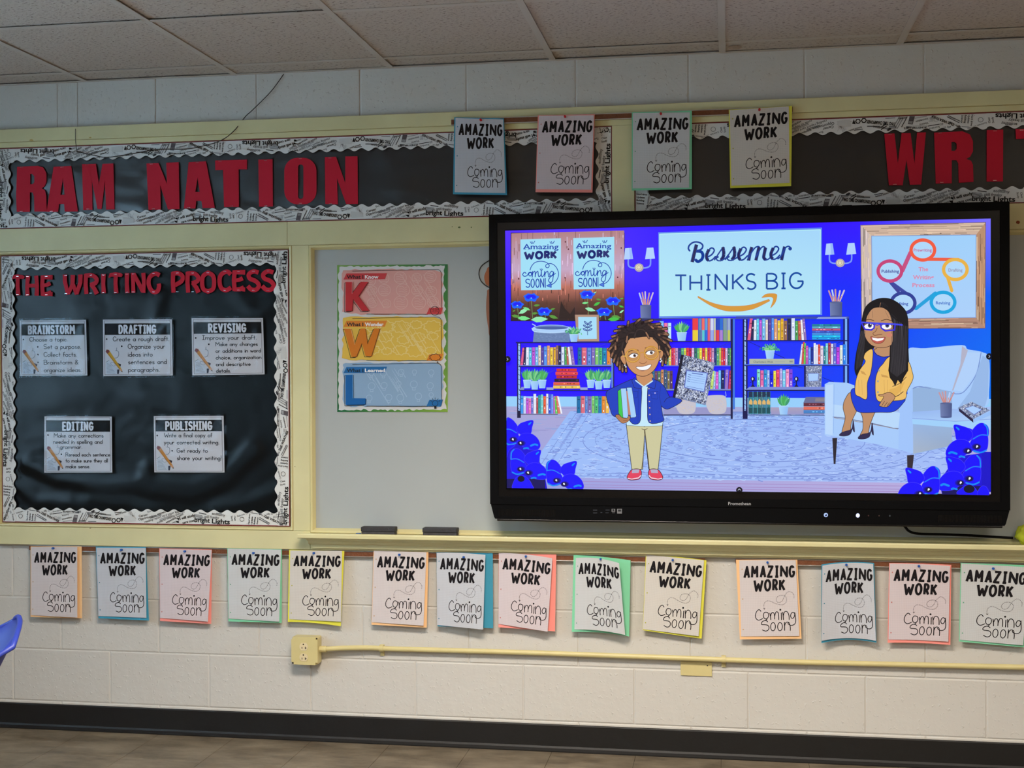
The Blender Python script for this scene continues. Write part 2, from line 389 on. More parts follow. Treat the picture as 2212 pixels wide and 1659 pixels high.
# other walls of the room
def slab(name, *a): return struct(obj(name, box(BM(), *a), M_WALLR))
slab('wall_right', X1, X1+.12, YB-.1, 0, 0, CEIL+.2)
slab('wall_rear', X0-.1, X1+.1, YB-.12, YB, 0, CEIL+.2)
wl_ = BM(); WIN = [(-2.75, -1.05), (-5.05, -3.35)]
box(wl_, X0-.12, X0, YB, 0, 0, .9); box(wl_, X0-.12, X0, YB, 0, 2.2, CEIL+.2)
for a, b in ((YB, WIN[1][0]), (WIN[1][1], WIN[0][0]), (WIN[0][1], 0)): box(wl_, X0-.12, X0, a, b, .9, 2.2)
struct(obj('wall_left', wl_, M_WALLR))
M_GLASS = mat('window_glass', (235, 245, 250), .02); M_GLASS.node_tree.nodes['Principled BSDF'].inputs['Transmission Weight'].default_value = 1
for i, (a, b) in enumerate(WIN):
    w = BM()
    box(w, X0-.1, X0-.02, a, b, .9, .95); box(w, X0-.1, X0-.02, a, b, 2.15, 2.2)
    for y in (a, (a+b)/2-.025, b-.05): box(w, X0-.1, X0-.02, y, y+.05, .95, 2.15)
    win = struct(obj('window_%d' % (i+1), w, M_TEE))
    for y0, y1 in ((a+.05, (a+b)/2-.025), ((a+b)/2+.025, b-.05)): obj('window_pane', box(BM(), X0-.063, X0-.057, y0, y1, .95, 2.15), M_GLASS, win)
# floor: 12 inch vinyl tiles
fl = struct(obj('floor', box(BM(), X0-.1, X1+.1, YB-.1, .15, -.1, -.0025), M_JOINT))
_t = box(BM(), -.1518, .1518, -.1518, .1518, -.006, 0, .0006); _tm = bpy.data.meshes.new('floor_tile'); _t.to_mesh(_tm); _t.free(); _tm.materials.append(M_TILE)
rest = BM()
for j in range(24):
    for i in range(-13, 12):
        x, y = .12+i*.3048, -.02-.1524-j*.3048
        if x > X1+.1 or x < X0-.1: continue
        if j < 11: link('floor_tile', _tm, None, fl, Vector((x, y, 0))-fl.location).rotation_euler = (0, 0, random.choice((0, math.pi/2, math.pi)))
        else: box(rest, x-.1518, x+.1518, y-.1518, y+.1518, -.006, 0)
rs = obj('floor_tiles', rest, M_TILE, fl); rs['kind'] = 'stuff'
# ceiling: 2 ft lay-in tiles in a tee grid
ce = struct(obj('ceiling', box(BM(), X0-.1, X1+.1, YB-.1, .15, CEIL+.08, CEIL+.2), M_CEIL))
_t = box(BM(), -.3, .3, -.3, .3, 0, .015, .0008); _cm = bpy.data.meshes.new('ceiling_tile'); _t.to_mesh(_cm); _t.free(); _cm.materials.append(M_CEIL)
ys = [0.0]+TY
for j in range(len(ys)-1):
    ya, yb = ys[j], ys[j+1]
    for i in range(len(TX)+1):
        xa = X0 if i == 0 else TX[i-1]; xb = X1 if i == len(TX) else TX[i]
        if any(j-1 == jj and i-1 in (ii, ii+1) for ii, jj in TROFF): continue
        if xb-xa < .05: continue
        o = link('ceiling_tile', _cm, None, ce, Vector(((xa+xb)/2, (ya+yb)/2, CEIL+.002+random.uniform(0, .005)))-ce.location)
        o.scale = ((xb-xa-.008)/.6, (ya-yb-.008)/.6, 1)
for x in TX: obj('ceiling_tee', box(box(BM(), x-.012, x+.012, YB, -.019, CEIL-.0005, CEIL+.0015), x-.0015, x+.0015, YB, -.019, CEIL+.0015, CEIL+.03), M_TEE, ce)
for y in TY:
    for i in range(len(TX)-1): obj('cross_tee', box(BM(), TX[i]+.0125, TX[i+1]-.0125, y-.012, y+.012, CEIL+.0, CEIL+.0018), M_TEE, ce)
t = BM(); box(t, X0, X1, -.019, -.0005, CEIL-.0008, CEIL+.0006); box(t, X0, X1, -.0022, -.0005, CEIL, CEIL+.02)
obj('wall_angle', t, M_TEE, ce)
st = Canvas(lambda u, v, o: Vector((u, v, CEIL+.0016)))
# brown water stain on the narrow tile by the tee
q = P(1588, 104); 
vv = FW+RT*((1588-1106)/FPX)-UP*((103-829.5)/FPX); sp = CAM+vv*((CEIL-CH)/vv.z)
sb = BM(); b_ = bmesh.new(); bmesh.ops.create_cone(b_, cap_ends=True, segments=24, radius1=.024, radius2=.022, depth=.0008)
add(sb, b_, Matrix.Translation((sp.x, sp.y, CEIL+.0012)) @ Matrix.Diagonal((1, 1.3, 1, 1)))
obj('water_stain', sb, mat('stain_brown', (176, 156, 138), .9, var=.2, vscale=60), ce)
# recessed lamps (behind the top of the picture)
M_DIFF = mat('lamp_diffuser', (255, 240, 220), .5)
_b = M_DIFF.node_tree.nodes['Principled BSDF']; _b.inputs['Emission Color'].default_value = (1, .85, .66, 1); _b.inputs['Emission Strength'].default_value = 3
for n, (i, j) in enumerate(TROFF):
    x0, x1, y1, y0 = TX[i]+.013, TX[i+2]-.013, TY[j]-.013, TY[j+1]+.013
    tr = thing('ceiling_light', 'recessed ceiling light with a frosted diffuser, %s row, on the %s side' % ('front' if j == 3 else 'rear', 'left' if i == 4 else 'right'), 'light', ((x0+x1)/2, (y0+y1)/2, CEIL), 'recessed ceiling lights')
    f = BM(); box(f, x0, x1, y0, y0+.03, CEIL, CEIL+.06); box(f, x0, x1, y1-.03, y1, CEIL, CEIL+.06); box(f, x0, x0+.03, y0+.03, y1-.03, CEIL, CEIL+.06); box(f, x1-.03, x1, y0+.03, y1-.03, CEIL, CEIL+.06)
    obj('light_frame', f, M_TEE, tr); obj('diffuser', box(BM(), x0+.03, x1-.03, y0+.03, y1-.03, CEIL+.004, CEIL+.02), M_DIFF, tr)
# baseboard: rubber cove base with a toe
def extr(bm, prof, x0, x1):
    A = [bm.verts.new((x0, -p[0], p[1])) for p in prof]; B = [bm.verts.new((x1, -p[0], p[1])) for p in prof]; n = len(prof)
    for i in range(n): bm.faces.new((A[i], A[(i+1) % n], B[(i+1) % n], B[i]))
    bm.faces.new(A[::-1]); bm.faces.new(B); bmesh.ops.recalc_face_normals(bm, faces=bm.faces[:]); return bm
BZ = CH-1.2735
struct(obj('baseboard_back', extr(BM(), [(0.0005, 0), (0.0005, BZ), (.004, BZ-.001), (.0065, BZ-.004), (.0065, .018), (.010, .011), (.020, .004), (.020, 0.0003)], X0, X1), M_BASE))
tc_ = M_BASE
# ------------------------------------------------------------------ cream woodwork
RD = .024                                   # rails stand 24 mm proud
def zr(v): return CH+v
def rail(n, x0, x1, z0, z1, d=RD): return struct(obj('trim_%d' % n, box(BM(), x0, x1, -d, -.0008, z0, z1, .0015), M_CREAM))
XL, XR = -2.9, 2.35
rail(1, XL, XR, zr(.9235), zr(.973), .030)                 # top rail, outer band
rail(2, XL, XR, zr(.903), zr(.923), .022)                  # top rail, inner band
rail(3, -2.828, -1.638, zr(.497), zr(.5855))               # rail between the banner and the lower board
rail(4, -1.637, XR, zr(.497), zr(.5855))
rail(5, -2.828, -1.5545, zr(-.648), zr(-.578))             # rail under the lower board
rail(6, XL, -2.8285, zr(-.648), zr(.9025))                 # outer stile
rail(7, -1.6205, -1.5545, zr(-.5775), zr(.4965))           # stile between lower board and whiteboard
rail(8, -.4135, -.3335, zr(.586), zr(.9025))               # stile between the two banners
rail(9, XR-.06, XR, zr(-.648), zr(.4965)); rail(10, XR-.06, XR, zr(.586), zr(.9025))
rail(11, -1.554, XR-.0605, zr(-.648), zr(-.6065))          # apron behind the tray mouldings
def mould(n, x0, x1, z0, z1, w=.018, d0=.009, d1=RD+.003, open_bottom=False):
    """mitred sloping moulding round an opening: outer edge x0..x1,z0..z1"""
    bm = BM(); o = [(x0, z0), (x1, z0), (x1, z1), (x0, z1)]; i_ = [(x0+w, z0+w), (x1-w, z0+w), (x1-w, z1-w), (x0+w, z1-w)]
    m1 = [(a[0]+(b[0]-a[0])*.18, a[1]+(b[1]-a[1])*.18) for a, b in zip(o, i_)]; m2 = [(a[0]+(b[0]-a[0])*.55, a[1]+(b[1]-a[1])*.55) for a, b in zip(o, i_)]
    rings = []
    for pts, d in ((o, .001), (o, d1-.003), (m1, d1), (m2, d1-.0015), (i_, d0+.002), (i_, .001)): rings.append([bm.verts.new((p[0], -d, p[1])) for p in pts])
    for A, B in zip(rings, rings[1:]):
        for k in range(4): bm.faces.new((A[k], A[(k+1) % 4], B[(k+1) % 4], B[k]))
    bmesh.ops.recalc_face_normals(bm, faces=bm.faces[:])
    return struct(obj('trim_%d' % n, bm, M_CREAM2))
mould(12, -1.554, XR-.061, zr(-.585), zr(.4965))
mould(13, -2.828, -1.621, zr(-.577), zr(.4965), .014)
# chalk tray: a long ledge with a nose and stepped mouldings under it
TXL = P(643, 1156, .085).x
zt = P(645, 1152, .085).z; 
tray = struct(obj('trim_14', extr(BM(), [(RD+.001, zt-.006), (.074, zt-.006), (.076, zt), (.086, zt-.001), (.088, zt-.005), (.088, zt-.016), (.085, zt-.019), (RD+.001, zt-.019)], TXL, XR), M_CREAM))
obj('tray_moulding', extr(BM(), [(RD+.001, zt-.0195), (.070, zt-.0195), (.068, zt-.028), (.055, zt-.031), (.050, zt-.040), (.040, zt-.046), (RD+.001, zt-.046)], TXL+.028, XR), M_CREAM, tray)
obj('tray_moulding', extr(BM(), [(RD+.001, zt-.0465), (.036, zt-.0465), (.036, zt-.060), (RD+.001, zt-.0625)], TXL+.04, XR), M_CREAM, tray)
# ================================================================== newspaper border strips
SL, SW = .9144, .0575
def newsprint(cv):
    """one strip, u along 0..SL, v up from the straight edge; canvas units = millimetres, y down"""
    K = (28, 28, 30); Gy = (120, 122, 124); Lg = (168, 170, 172)
    def tx(s, x, y, size, rot=0, col=K, bold=0, x1=None): cv.text(s, x, -y, size*1.06, tuple(c*.8 for c in col), bold=bold+.014, x1=x1, rot=rot)
    def lines(x, y, w, n, rot=0, col=Gy, gap=4.2, t=1.5):
        ca, sa = math.cos(rot), math.sin(rot)
        for i in range(n):
            ox, oy = x+sa*i*gap, y-ca*i*gap; L = w*random.uniform(.75, 1)
            cv.stroke([(ox, -oy), (ox+ca*L, -(oy+sa*L))], t*1.25, tuple(c*.85 for c in col), cap=False, layer=False)
    r = math.radians
    cv.poly([(0, -18), (42, -6), (42, -1), (0, -2)], (70, 62, 66)); cv.stroke([(0, -18), (42, -6)], 2, K); cv.ring(22, -22, 8, 8, 1.6, Gy)
    lines(4, 40, 44, 3, r(25), Gy, 6, 2.6); tx('Colorado Condors', 3, 30, 8, r(17), Gy)
    for i, s in enumerate(('Hard drive', 'Updates', 'Building', 'Science')): tx(s, 52+i*11, 3, 8.5, r(85), (60, 60, 64), .01)
    lines(92, 30, 52, 3, r(-28), Gy, 6, 2.2); tx('social notes', 88, 44, 8, r(-30), K)
    tx('THE WEATHER', 108, 33, 11.5, r(-24), K, .02); lines(104, 18, 40, 2, r(-22), Lg)
    tx('silly bs', 120, 40, 9, r(4), Gy, .01); tx('60', 146, 28, 11, r(6), Lg, .01)
    tx('Scoreboard', 158, 38, 9, r(10), (70, 70, 74)); lines(158, 32, 44, 1, r(8), K, 4, 2); cv.ring(170, -16, 7, 7, 1.2, Lg); lines(180, 20, 14, 4, 0, Lg, 4, 1.4)
    tx('MONEY / MARKETS', 200, 38, 8.5, r(1), K, .025); cv.stroke([(200, -35), (268, -36)], 1, Gy)
    tx('Victory', 196, 23, 9.5, r(12), (52, 52, 56)); tx('innovation', 197, 9, 9.5, r(12), (80, 80, 84)); lines(200, 3, 44, 1, r(8), Lg)
    cv.poly([(248, -30), (264, -28), (258, -1), (240, -2)], (92, 88, 92)); cv.poly([(250, -28), (262, -26), (260, -18), (247, -19)], (170, 170, 172))
    cv.poly([(252, -50), (268, -44), (270, -36), (250, -38)], (70, 70, 74)); lines(266, 2, 44, 2, r(62), (60, 60, 64), 6, 2.2)
    lines(280, 8, 40, 4, r(60), Lg, 7, 2.4); tx('ocean', 268, 3, 11, r(4), (48, 48, 52), .01)
    lines(302, 40, 34, 2, r(-2), (60, 60, 64), 5, 1.8); lines(335, 32, 26, 2, r(32), K, 7, 2.4)
    tx('TWO TIME CHAMPIONS!!', 305, 21, 15.5, r(-7), K, .025, x1=402); lines(306, 5, 42, 1, 0, (70, 70, 74))
    lines(356, 33, 56, 1, r(-3), Gy, 4, 3); tx('White House', 382, 36, 9.5, r(172), (44, 44, 48), .01)
    for a in ((412, 10), (432, 12)):
        cv.ring(a[0], -a[1], 8, 8, 3.2, K, 6)
    cv.poly([(440, -22), (452, -20), (446, -4)], K); tx('famous passion', 420, 30, 8, r(16), K); lines(455, 12, 16, 1, 0, (150, 90, 90))
    for k in range(26): cv.stroke([(470+random.random()*34, -(12+random.random()*36)), (470+random.random()*34, -(12+random.random()*36))], .7, Lg, layer=False)
    tx('Career', 516, 23, 12.5, r(13), (40, 40, 44)); tx('Opportunities', 514, 11, 12.5, r(13), (60, 60, 66)); tx('reading report card paper', 540, 2, 11.5, r(18), Gy)
    tx('guide to helping children', 590, 0, 11.5, r(22), Gy); tx('expanding health', 628, 2, 11, r(26), (70, 70, 76)); tx('Economics', 552, 42, 9, r(14), (90, 90, 94), .01)
    tx('apprentice', 592, 33, 10.5, r(18), K, .012); tx('business', 664, 42, 10, r(12), K, .015); tx('read', 652, 2, 10, r(16), Gy)
    cv.ell(676, -20, 5, 3.2, K, rot=.4); cv.ell(674, -8, 6, 3.6, K, rot=.4); cv.stroke([(677, -8), (682, -27)], 2, K)
    tx('I will study', 684, 16, 13.5, r(14), K, .018); tx('care cost', 694, 1, 12.5, r(12), K, .012)
    lines(742, 38, 40, 3, r(-8), Gy, 4, 1.6); lines(760, 44, 34, 1, r(-10), (60, 60, 64), 4, 2.4)
    tx('still freaky', 782, 26, 13.5, r(-4), (110, 112, 114)); tx('economy', 812, 38, 13.5, r(-7), (92, 94, 98))
    tx('bright', 742, 9, 24, r(-2), (26, 26, 30), .012, x1=804); tx('Lights', 812, 5, 24, r(-2), (26, 26, 30), .012, x1=884)
    for (x, y, w, a, c) in ((150, 49, 30, .1, K), (60, 50, 34, -.1, Gy), (470, 48, 40, .1, Gy), (700, 47, 44, .25, Gy), (226, 47, 26, 0, Gy), (345, 46, 22, .5, K), (560, 24, 50, .28, Gy), (600, 16, 60, .36, Lg), (20, 48, 24, .5, Gy), (830, 48, 30, -.1, Gy), (745, 24, 30, -.1, Gy), (415, 44, 40, .1, K)): lines(x, y, w, 2, a, c, 4, 1.8)
    cv.poly([(318, -44), (330, -50), (336, -46), (322, -38)], (60, 60, 64)); cv.poly([(455, -30), (500, -26), (504, -8), (458, -4)], (206, 208, 206)); cv.poly([(86, -46), (98, -52), (104, -44), (92, -38)], (90, 90, 94))
    tx('Study', 888, 34, 9, r(-80), (90, 90, 94)); tx('Class', 900, 34, 9, r(-80), (70, 70, 74)); lines(886, 46, 26, 2, r(40), Gy, 5, 2)
def strip(parent, frm, u0, u1, d):
    """frm(u, v, depth) -> world; keeps the stretch u0..u1 of the printed strip"""
    bm = BM(); n = 14; top = []; N = max(6, int((u1-u0)/SL*17*n))
    per = SL/17
    for i in range(N+1):
        u = u0+(u1-u0)*i/N; top.append((u, SW-.007+.0055*math.sin(2*math.pi*u/per)))
    lo = [bm.verts.new(frm(t[0]-u0, 0, d)) for t in top]; hi = [bm.verts.new(frm(t[0]-u0, t[1], d+.0012*abs(math.sin(i*.03)))) for i, t in enumerate(top)]
    lb = [bm.verts.new(frm(t[0]-u0, 0, d-.0006)) for t in top]; hb = [bm.verts.new(frm(t[0]-u0, t[1], d-.0006)) for i, t in enumerate(top)]
    for i in range(N):
        bm.faces.new((lo[i], lo[i+1], hi[i+1], hi[i])); bm.faces.new((hi[i], hi[i+1], hb[i+1], hb[i])); bm.faces.new((lb[i], lb[i+1], lo[i+1], lo[i]))
    for A, B, C, D in ((lo[0], hi[0], hb[0], lb[0]), (hi[-1], lo[-1], lb[-1], hb[-1])): bm.faces.new((A, B, C, D))
    bmesh.ops.recalc_face_normals(bm, faces=bm.faces[:])
    o = obj('border_strip', bm, M_STRIP, parent)
    cv = Canvas(lambda u, v, off: frm(u/1000-u0, max(.0002, -v/1000), d+.0013+off), step=1e-7)
    random.seed(11); newsprint(cv)
    # keep what lies on this stretch and below the scallops
    keep = []; 
    cv2 = Canvas(lambda u, v, off: Vector((u, v, off)), step=1e-6); random.seed(11); newsprint(cv2)
    def ok(f):
        for i in f:
            u = cv2.v[i].x/1000; v = -cv2.v[i].y/1000
            if not (u0+.0005 < u < u1-.0005) or v < .0002 or v > SW-.0075+.0055*math.sin(2*math.pi*u/per): return False
        return True
    cv.f = [f for f in cv.f if ok(f)]
    used = sorted({i for f in cv.f for i in f}); mp = {a: b for b, a in enumerate(used)}
    cv.v = [cv.v[i] for i in used]; cv.c = [cv.c[i] for i in used]; cv.f = [tuple(mp[i] for i in f) for f in cv.f]
    cv.build('newsprint', M_PRINT, o)
M_STRIP = mat('border_paper', (222, 224, 222), .5)
random.seed(5)
def border(parent, x0, x1, z0, z1, d, topends, botends, sides):
    """strips round a rectangle; ends = (start offset list) of strip joints along each side"""
    def run(frm, L, joint):
        a = joint-SL if joint > 0 else joint       # the first strip's start, measured from the side's start
        while a > 0: a -= SL-.004
        k = 0
        while a < L-.01:
            u0 = max(0, -a); u1 = min(SL, L-a)
            if u1-u0 > .02: strip(parent, (lambda A: (lambda u, v, dd: frm(A+u, v, dd)))(a+u0), u0, u1, d+.0004*(k % 2))
            a += SL-.004; k += 1
    run(lambda u, v, dd: Vector((x0+u, -dd, z0+v)), x1-x0, botends)
    run(lambda u, v, dd: Vector((x1-u, -dd, z1-v)), x1-x0, topends)
    if 'r' in sides: run(lambda u, v, dd: Vector((x1-v, -(dd+.001), z0+u)), z1-z0, sides['r'])
    if 'l' in sides: run(lambda u, v, dd: Vector((x0+v, -(dd+.001), z1-u)), z1-z0, sides['l'])
def edge_liner(parent, x0, x1, z0, z1, d):
    bm = BM(); w = .0035
    for a in ((x0, x1, z0, z0+w), (x0, x1, z1-w, z1), (x0, x0+w, z0+w, z1-w), (x1-w, x1, z0+w, z1-w)): box(bm, a[0], a[1], -d, -d+.0016, a[2], a[3])
    obj('edge_liner', bm, M_REDEDGE, parent)
# ------------------------------------------------------------------ creased black paper
M_BPAPER = mat('black_paper', (13, 18, 21), .36, .1, 9, spec=.18, dist=.004)
M_BPAPER2 = mat('glossy_black_paper', (24, 25, 27), .38, .1, 9, spec=.75, dist=.004)
def gauss_ridge(px, py, path, w):
    best = 1e9
    for a, b in zip(path, path[1:]):
        vx, vy = b[0]-a[0], b[1]-a[1]; t = max(0, min(1, ((px-a[0])*vx+(py-a[1])*vy)/(vx*vx+vy*vy+1e-9)))
        dx, dy = px-a[0]-t*vx, py-a[1]-t*vy; best = min(best, dx*dx+dy*dy)
    return math.exp(-best/(2*w*w))
def black_paper(parent, x0, x1, z0, z1, nx, nz, ridges, d=.006, waves=.0022, seed=1, name='black_paper'):
    """ridges: (pixel path, width px, height m)"""
    from mathutils import noise
    bm = BM(); g = []
    for j in range(nz+1):
        row = []
        for i in range(nx+1):
            x = x0+(x1-x0)*i/nx; z = z0+(z1-z0)*j/nz
            # photo-frame position of this point only serves to lay the creases out
            v = Vector((x, 0, z))-CAM; k = v.dot(FW); px = 1106+FPX*v.dot(RT)/k; py = 829.5-FPX*v.dot(UP)/k
            h = waves*(noise.noise(Vector((x*3.1+seed, z*5.3, seed*.7)))+.6*noise.noise(Vector((x*8+seed, z*11, 3.3)))+.25*noise.noise(Vector((x*22, z*30, seed))))
            for path, w, a in ridges: h += a*gauss_ridge(px, py, path, w)
            e = min(1, min(x-x0, x1-x, z-z0, z1-z)/.05); dep = d+waves*1.2+h*max(0, e); cap = .0105 if z0 > 1.8 else .0135
            if dep > cap: dep = cap+.0018*(1-math.exp(-(dep-cap)/.0018))
            row.append(bm.verts.new((x, -dep, z)))
        g.append(row)
    for j in range(nz):
        for i in range(nx): bm.faces.new((g[j][i], g[j][i+1], g[j+1][i+1], g[j+1][i]))
    return obj(name, bm, M_BPAPER2 if z0 > 1.8 else M_BPAPER, parent, smooth=True)
CORKB = mat('board_backing', (120, 96, 70), .9)
def board(label, x0, x1, z0, z1, ridges, nx, nz, top, bot, sides, seed=1, waves=.0022, dt=.0045):
    t = thing('bulletin_board', label, 'board', ((x0+x1)/2, -.004, z0))
    obj('backing_board', box(BM(), x0, x1, -.004, -.0006, z0, z1), CORKB, t)
    black_paper(t, x0+.004, x1-.004, z0+.004, z1-.004, nx, nz, ridges, d=dt, seed=seed, waves=waves)
    edge_liner(t, x0, x1, z0, z1, .0175)
    border(t, x0+.003, x1-.003, z0+.003, z1-.003, .0165, top, bot, sides)
    return t
def xw(px, py=500): return P(px, py).x
bx0, bx1, bz0, bz1 = -2.8265, -.4145, CH+.5865, CH+.902
b1 = board('black banner board under the ceiling with RAM NATION in red letters', bx0, bx1, bz0, bz1,
  [([(150, 352), (175, 378), (215, 430)], 5, .0045), ([(100, 395), (140, 380)], 9, .003), ([(210, 470), (250, 440), (300, 440), (335, 470)], 7, .004), ([(240, 400), (290, 410), (330, 385)], 10, .003),
   ([(500, 456), (540, 448), (600, 470)], 4, .003), ([(640, 430), (760, 425), (900, 365), (1000, 350)], 14, .004), ([(850, 400), (960, 440), (1080, 470)], 16, .004), ([(1090, 385), (1160, 386)], 6, .003), ([(830, 340), (870, 420), (830, 460)], 12, .003)],
  150, 26, SL-(xw(512, 300)-bx0)+ (bx1-bx0)-SL, xw(512, 480)-bx0, {'l': .30, 'r': .28}, 1, .0034)
b2 = board('black banner board at the right under the ceiling, red letters starting W R I', -.3325, XR-.061, bz0, bz1,
  [([(1850, 300), (1880, 380), (1900, 430)], 12, .003), ([(2030, 330), (2010, 420)], 9, .003), ([(2180, 300), (2160, 400)], 10, .003), ([(1720, 350), (1870, 340)], 14, .003)],
  150, 26, .5, .42, {'l': .2}, 3, .0032)
lx0, lx1, lz0, lz1 = -2.8130, -1.6355, CH-.5625, CH+.482
b3 = board('large black bulletin board with red letters THE WRITING PROCESS over five laminated cards', lx0, lx1, lz0, lz1,
  [([(60, 1000), (130, 1035), (230, 1050), (300, 1045), (318, 1030), (320, 1010)], 9, .010), ([(330, 1050), (420, 1060), (490, 1030), (550, 970)], 12, .012), ([(30, 1040), (80, 1080), (150, 1085)], 12, .006),
   ([(470, 1100), (560, 1080), (600, 1060)], 12, .006), ([(200, 1075), (280, 1090), (330, 1110)], 14, .005), ([(350, 640), (330, 720)], 10, .004), ([(520, 640), (560, 680), (590, 650)], 14, .004), ([(180, 680), (240, 650), (330, 655)], 18, .004), ([(60, 870), (240, 850), (420, 880)], 20, .003)],
  110, 100, (lx1-lx0)-(xw(515, 560)-lx0), xw(515, 1110)-lx0, {'l': SL-.06, 'r': (P(620, 1035).z-lz0)}, 5, .0035)
# ------------------------------------------------------------------ red cut-out letters
STP = []
def letter(ch, outline, hole, zt, group, label, d0=.0135, th=.0012):
    f = lambda p: (lambda w: (w.x, w.z))(P(zt[0]+p[0]*zt[2], zt[1]+p[1]*zt[2], d0+th))
    bm = BM(); o = [f(p) for p in outline]; prism(bm, o, d0, d0+th, [[f(p) for p in h] for h in hole])
    l = obj('paper_letter', bm, M_RED, None); tag(l, label, 'letter', group)
    # staples at the head and foot
    xs = [p[0] for p in o]; zs = [p[1] for p in o]
    for zz, sgn in ((max(zs), -1), (min(zs), 1)):
        near = [p[0] for p in o if abs(p[1]-zz) < .012]; cx = sum(near)/len(near) if max(near)-min(near) < .08 else min(near)+.02
        z = zz+sgn*.004; obj('staple', box(BM(), cx-.006, cx+.006, -(d0+th+.0009), -(d0+th+.0001), z-.0005, z+.0005), M_STEEL, l)
    return l
Z1 = (0, 220, .36166); Z3 = (1400, 180, .36709)
def rr(x0, y0, x1, y1, r, n=6):
    o = []
    for cx, cy, a in ((x1-r, y0+r, -90), (x1-r, y1-r, 0), (x0+r, y1-r, 90), (x0+r, y0+r, 180)): o += arc(cx, cy, r, r, a, a+90, n)
    return o
RN = 'red letters of RAM NATION'
R_ = lambda w, n: 'red card letter %s in the word %s on the upper banner' % (n, w)
letter('R', [(102, 388), (225, 382), (258, 392), (276, 425), (277, 480), (265, 505), (248, 516), (268, 528), (276, 560), (277, 600), (280, 655), (205, 655), (203, 565), (196, 542), (178, 540), (178, 657), (100, 657), (96, 560)], [[(180, 430), (192, 430), (205, 445), (205, 480), (195, 492), (180, 492)]], Z1, RN, R_('RAM', 'R'))
letter('A', [(320, 388), (425, 382), (465, 655), (387, 655), (383, 610), (352, 610), (346, 657), (278, 657)], [[(376, 455), (386, 555), (360, 555)]], Z1, RN, R_('RAM', 'A'))
letter('M', [(490, 372), (572, 370), (591, 492), (612, 370), (677, 368), (684, 642), (634, 643), (626, 470), (607, 640), (582, 640), (549, 470), (552, 645), (497, 647)], [], Z1, RN, R_('RAM', 'M'))
letter('N', [(875, 368), (947, 366), (997, 490), (993, 364), (1067, 360), (1072, 640), (1003, 642), (957, 500), (960, 643), (887, 645)], [], Z1, RN, 'red card letter N starting the word NATION on the upper banner')
letter('A', [(1127, 360), (1230, 355), (1283, 633), (1210, 635), (1203, 592), (1172, 592), (1167, 637), (1098, 637)], [[(1180, 452), (1193, 538), (1166, 538)]], Z1, RN, R_('NATION', 'A'))
letter('T', [(1285, 350), (1475, 345), (1475, 403), (1425, 403), (1427, 627), (1338, 628), (1332, 406), (1286, 408)], [], Z1, RN, R_('NATION', 'T'))
letter('I', [(1543, 345), (1628, 343), (1630, 625), (1547, 626)], [], Z1, RN, R_('NATION', 'I'))
letter('O', rr(1698, 334, 1890, 612, 78), [rr(1780, 374, 1812, 580, 15, 4)], Z1, RN, R_('NATION', 'O'))
letter('N', [(1940, 330), (2007, 328), (2062, 485), (2062, 326), (2135, 325), (2138, 610), (2067, 610), (2012, 455), (2018, 612), (1943, 610)], [], Z1, RN, 'red card letter N ending the word NATION on the upper banner')
WG = 'red letters on the right banner'; wl2 = lambda n, e: 'red card letter %s %s on the banner above the display' % (n, e)
letter('W', [(1390, 297), (1450, 295), (1470, 470), (1492, 293), (1545, 293), (1567, 470), (1583, 290), (1635, 288), (1607, 595), (1540, 597), (1520, 450), (1498, 600), (1417, 600)], [], Z3, WG, wl2('W', 'beginning the word'))
letter('R', [(1683, 290), (1850, 282), (1893, 300), (1912, 340), (1912, 400), (1895, 432), (1872, 445), (1900, 455), (1912, 480), (1915, 580), (1828, 585), (1825, 470), (1815, 452), (1787, 452), (1787, 588), (1693, 590)], [[(1785, 345), (1805, 345), (1815, 355), (1815, 385), (1805, 397), (1785, 397)]], Z3, WG, wl2('R', 'next to the W'))
letter('I', [(1993, 275), (2090, 272), (2088, 577), (1992, 578)], [], Z3, WG, wl2('I', 'after the R'))
letter('T', [(2162, 270), (2400, 262), (2400, 320), (2330, 322), (2332, 570), (2245, 572), (2240, 326), (2165, 328)], [], Z3, WG, 'red card letter T, cut off, beside the I on the banner above the display')
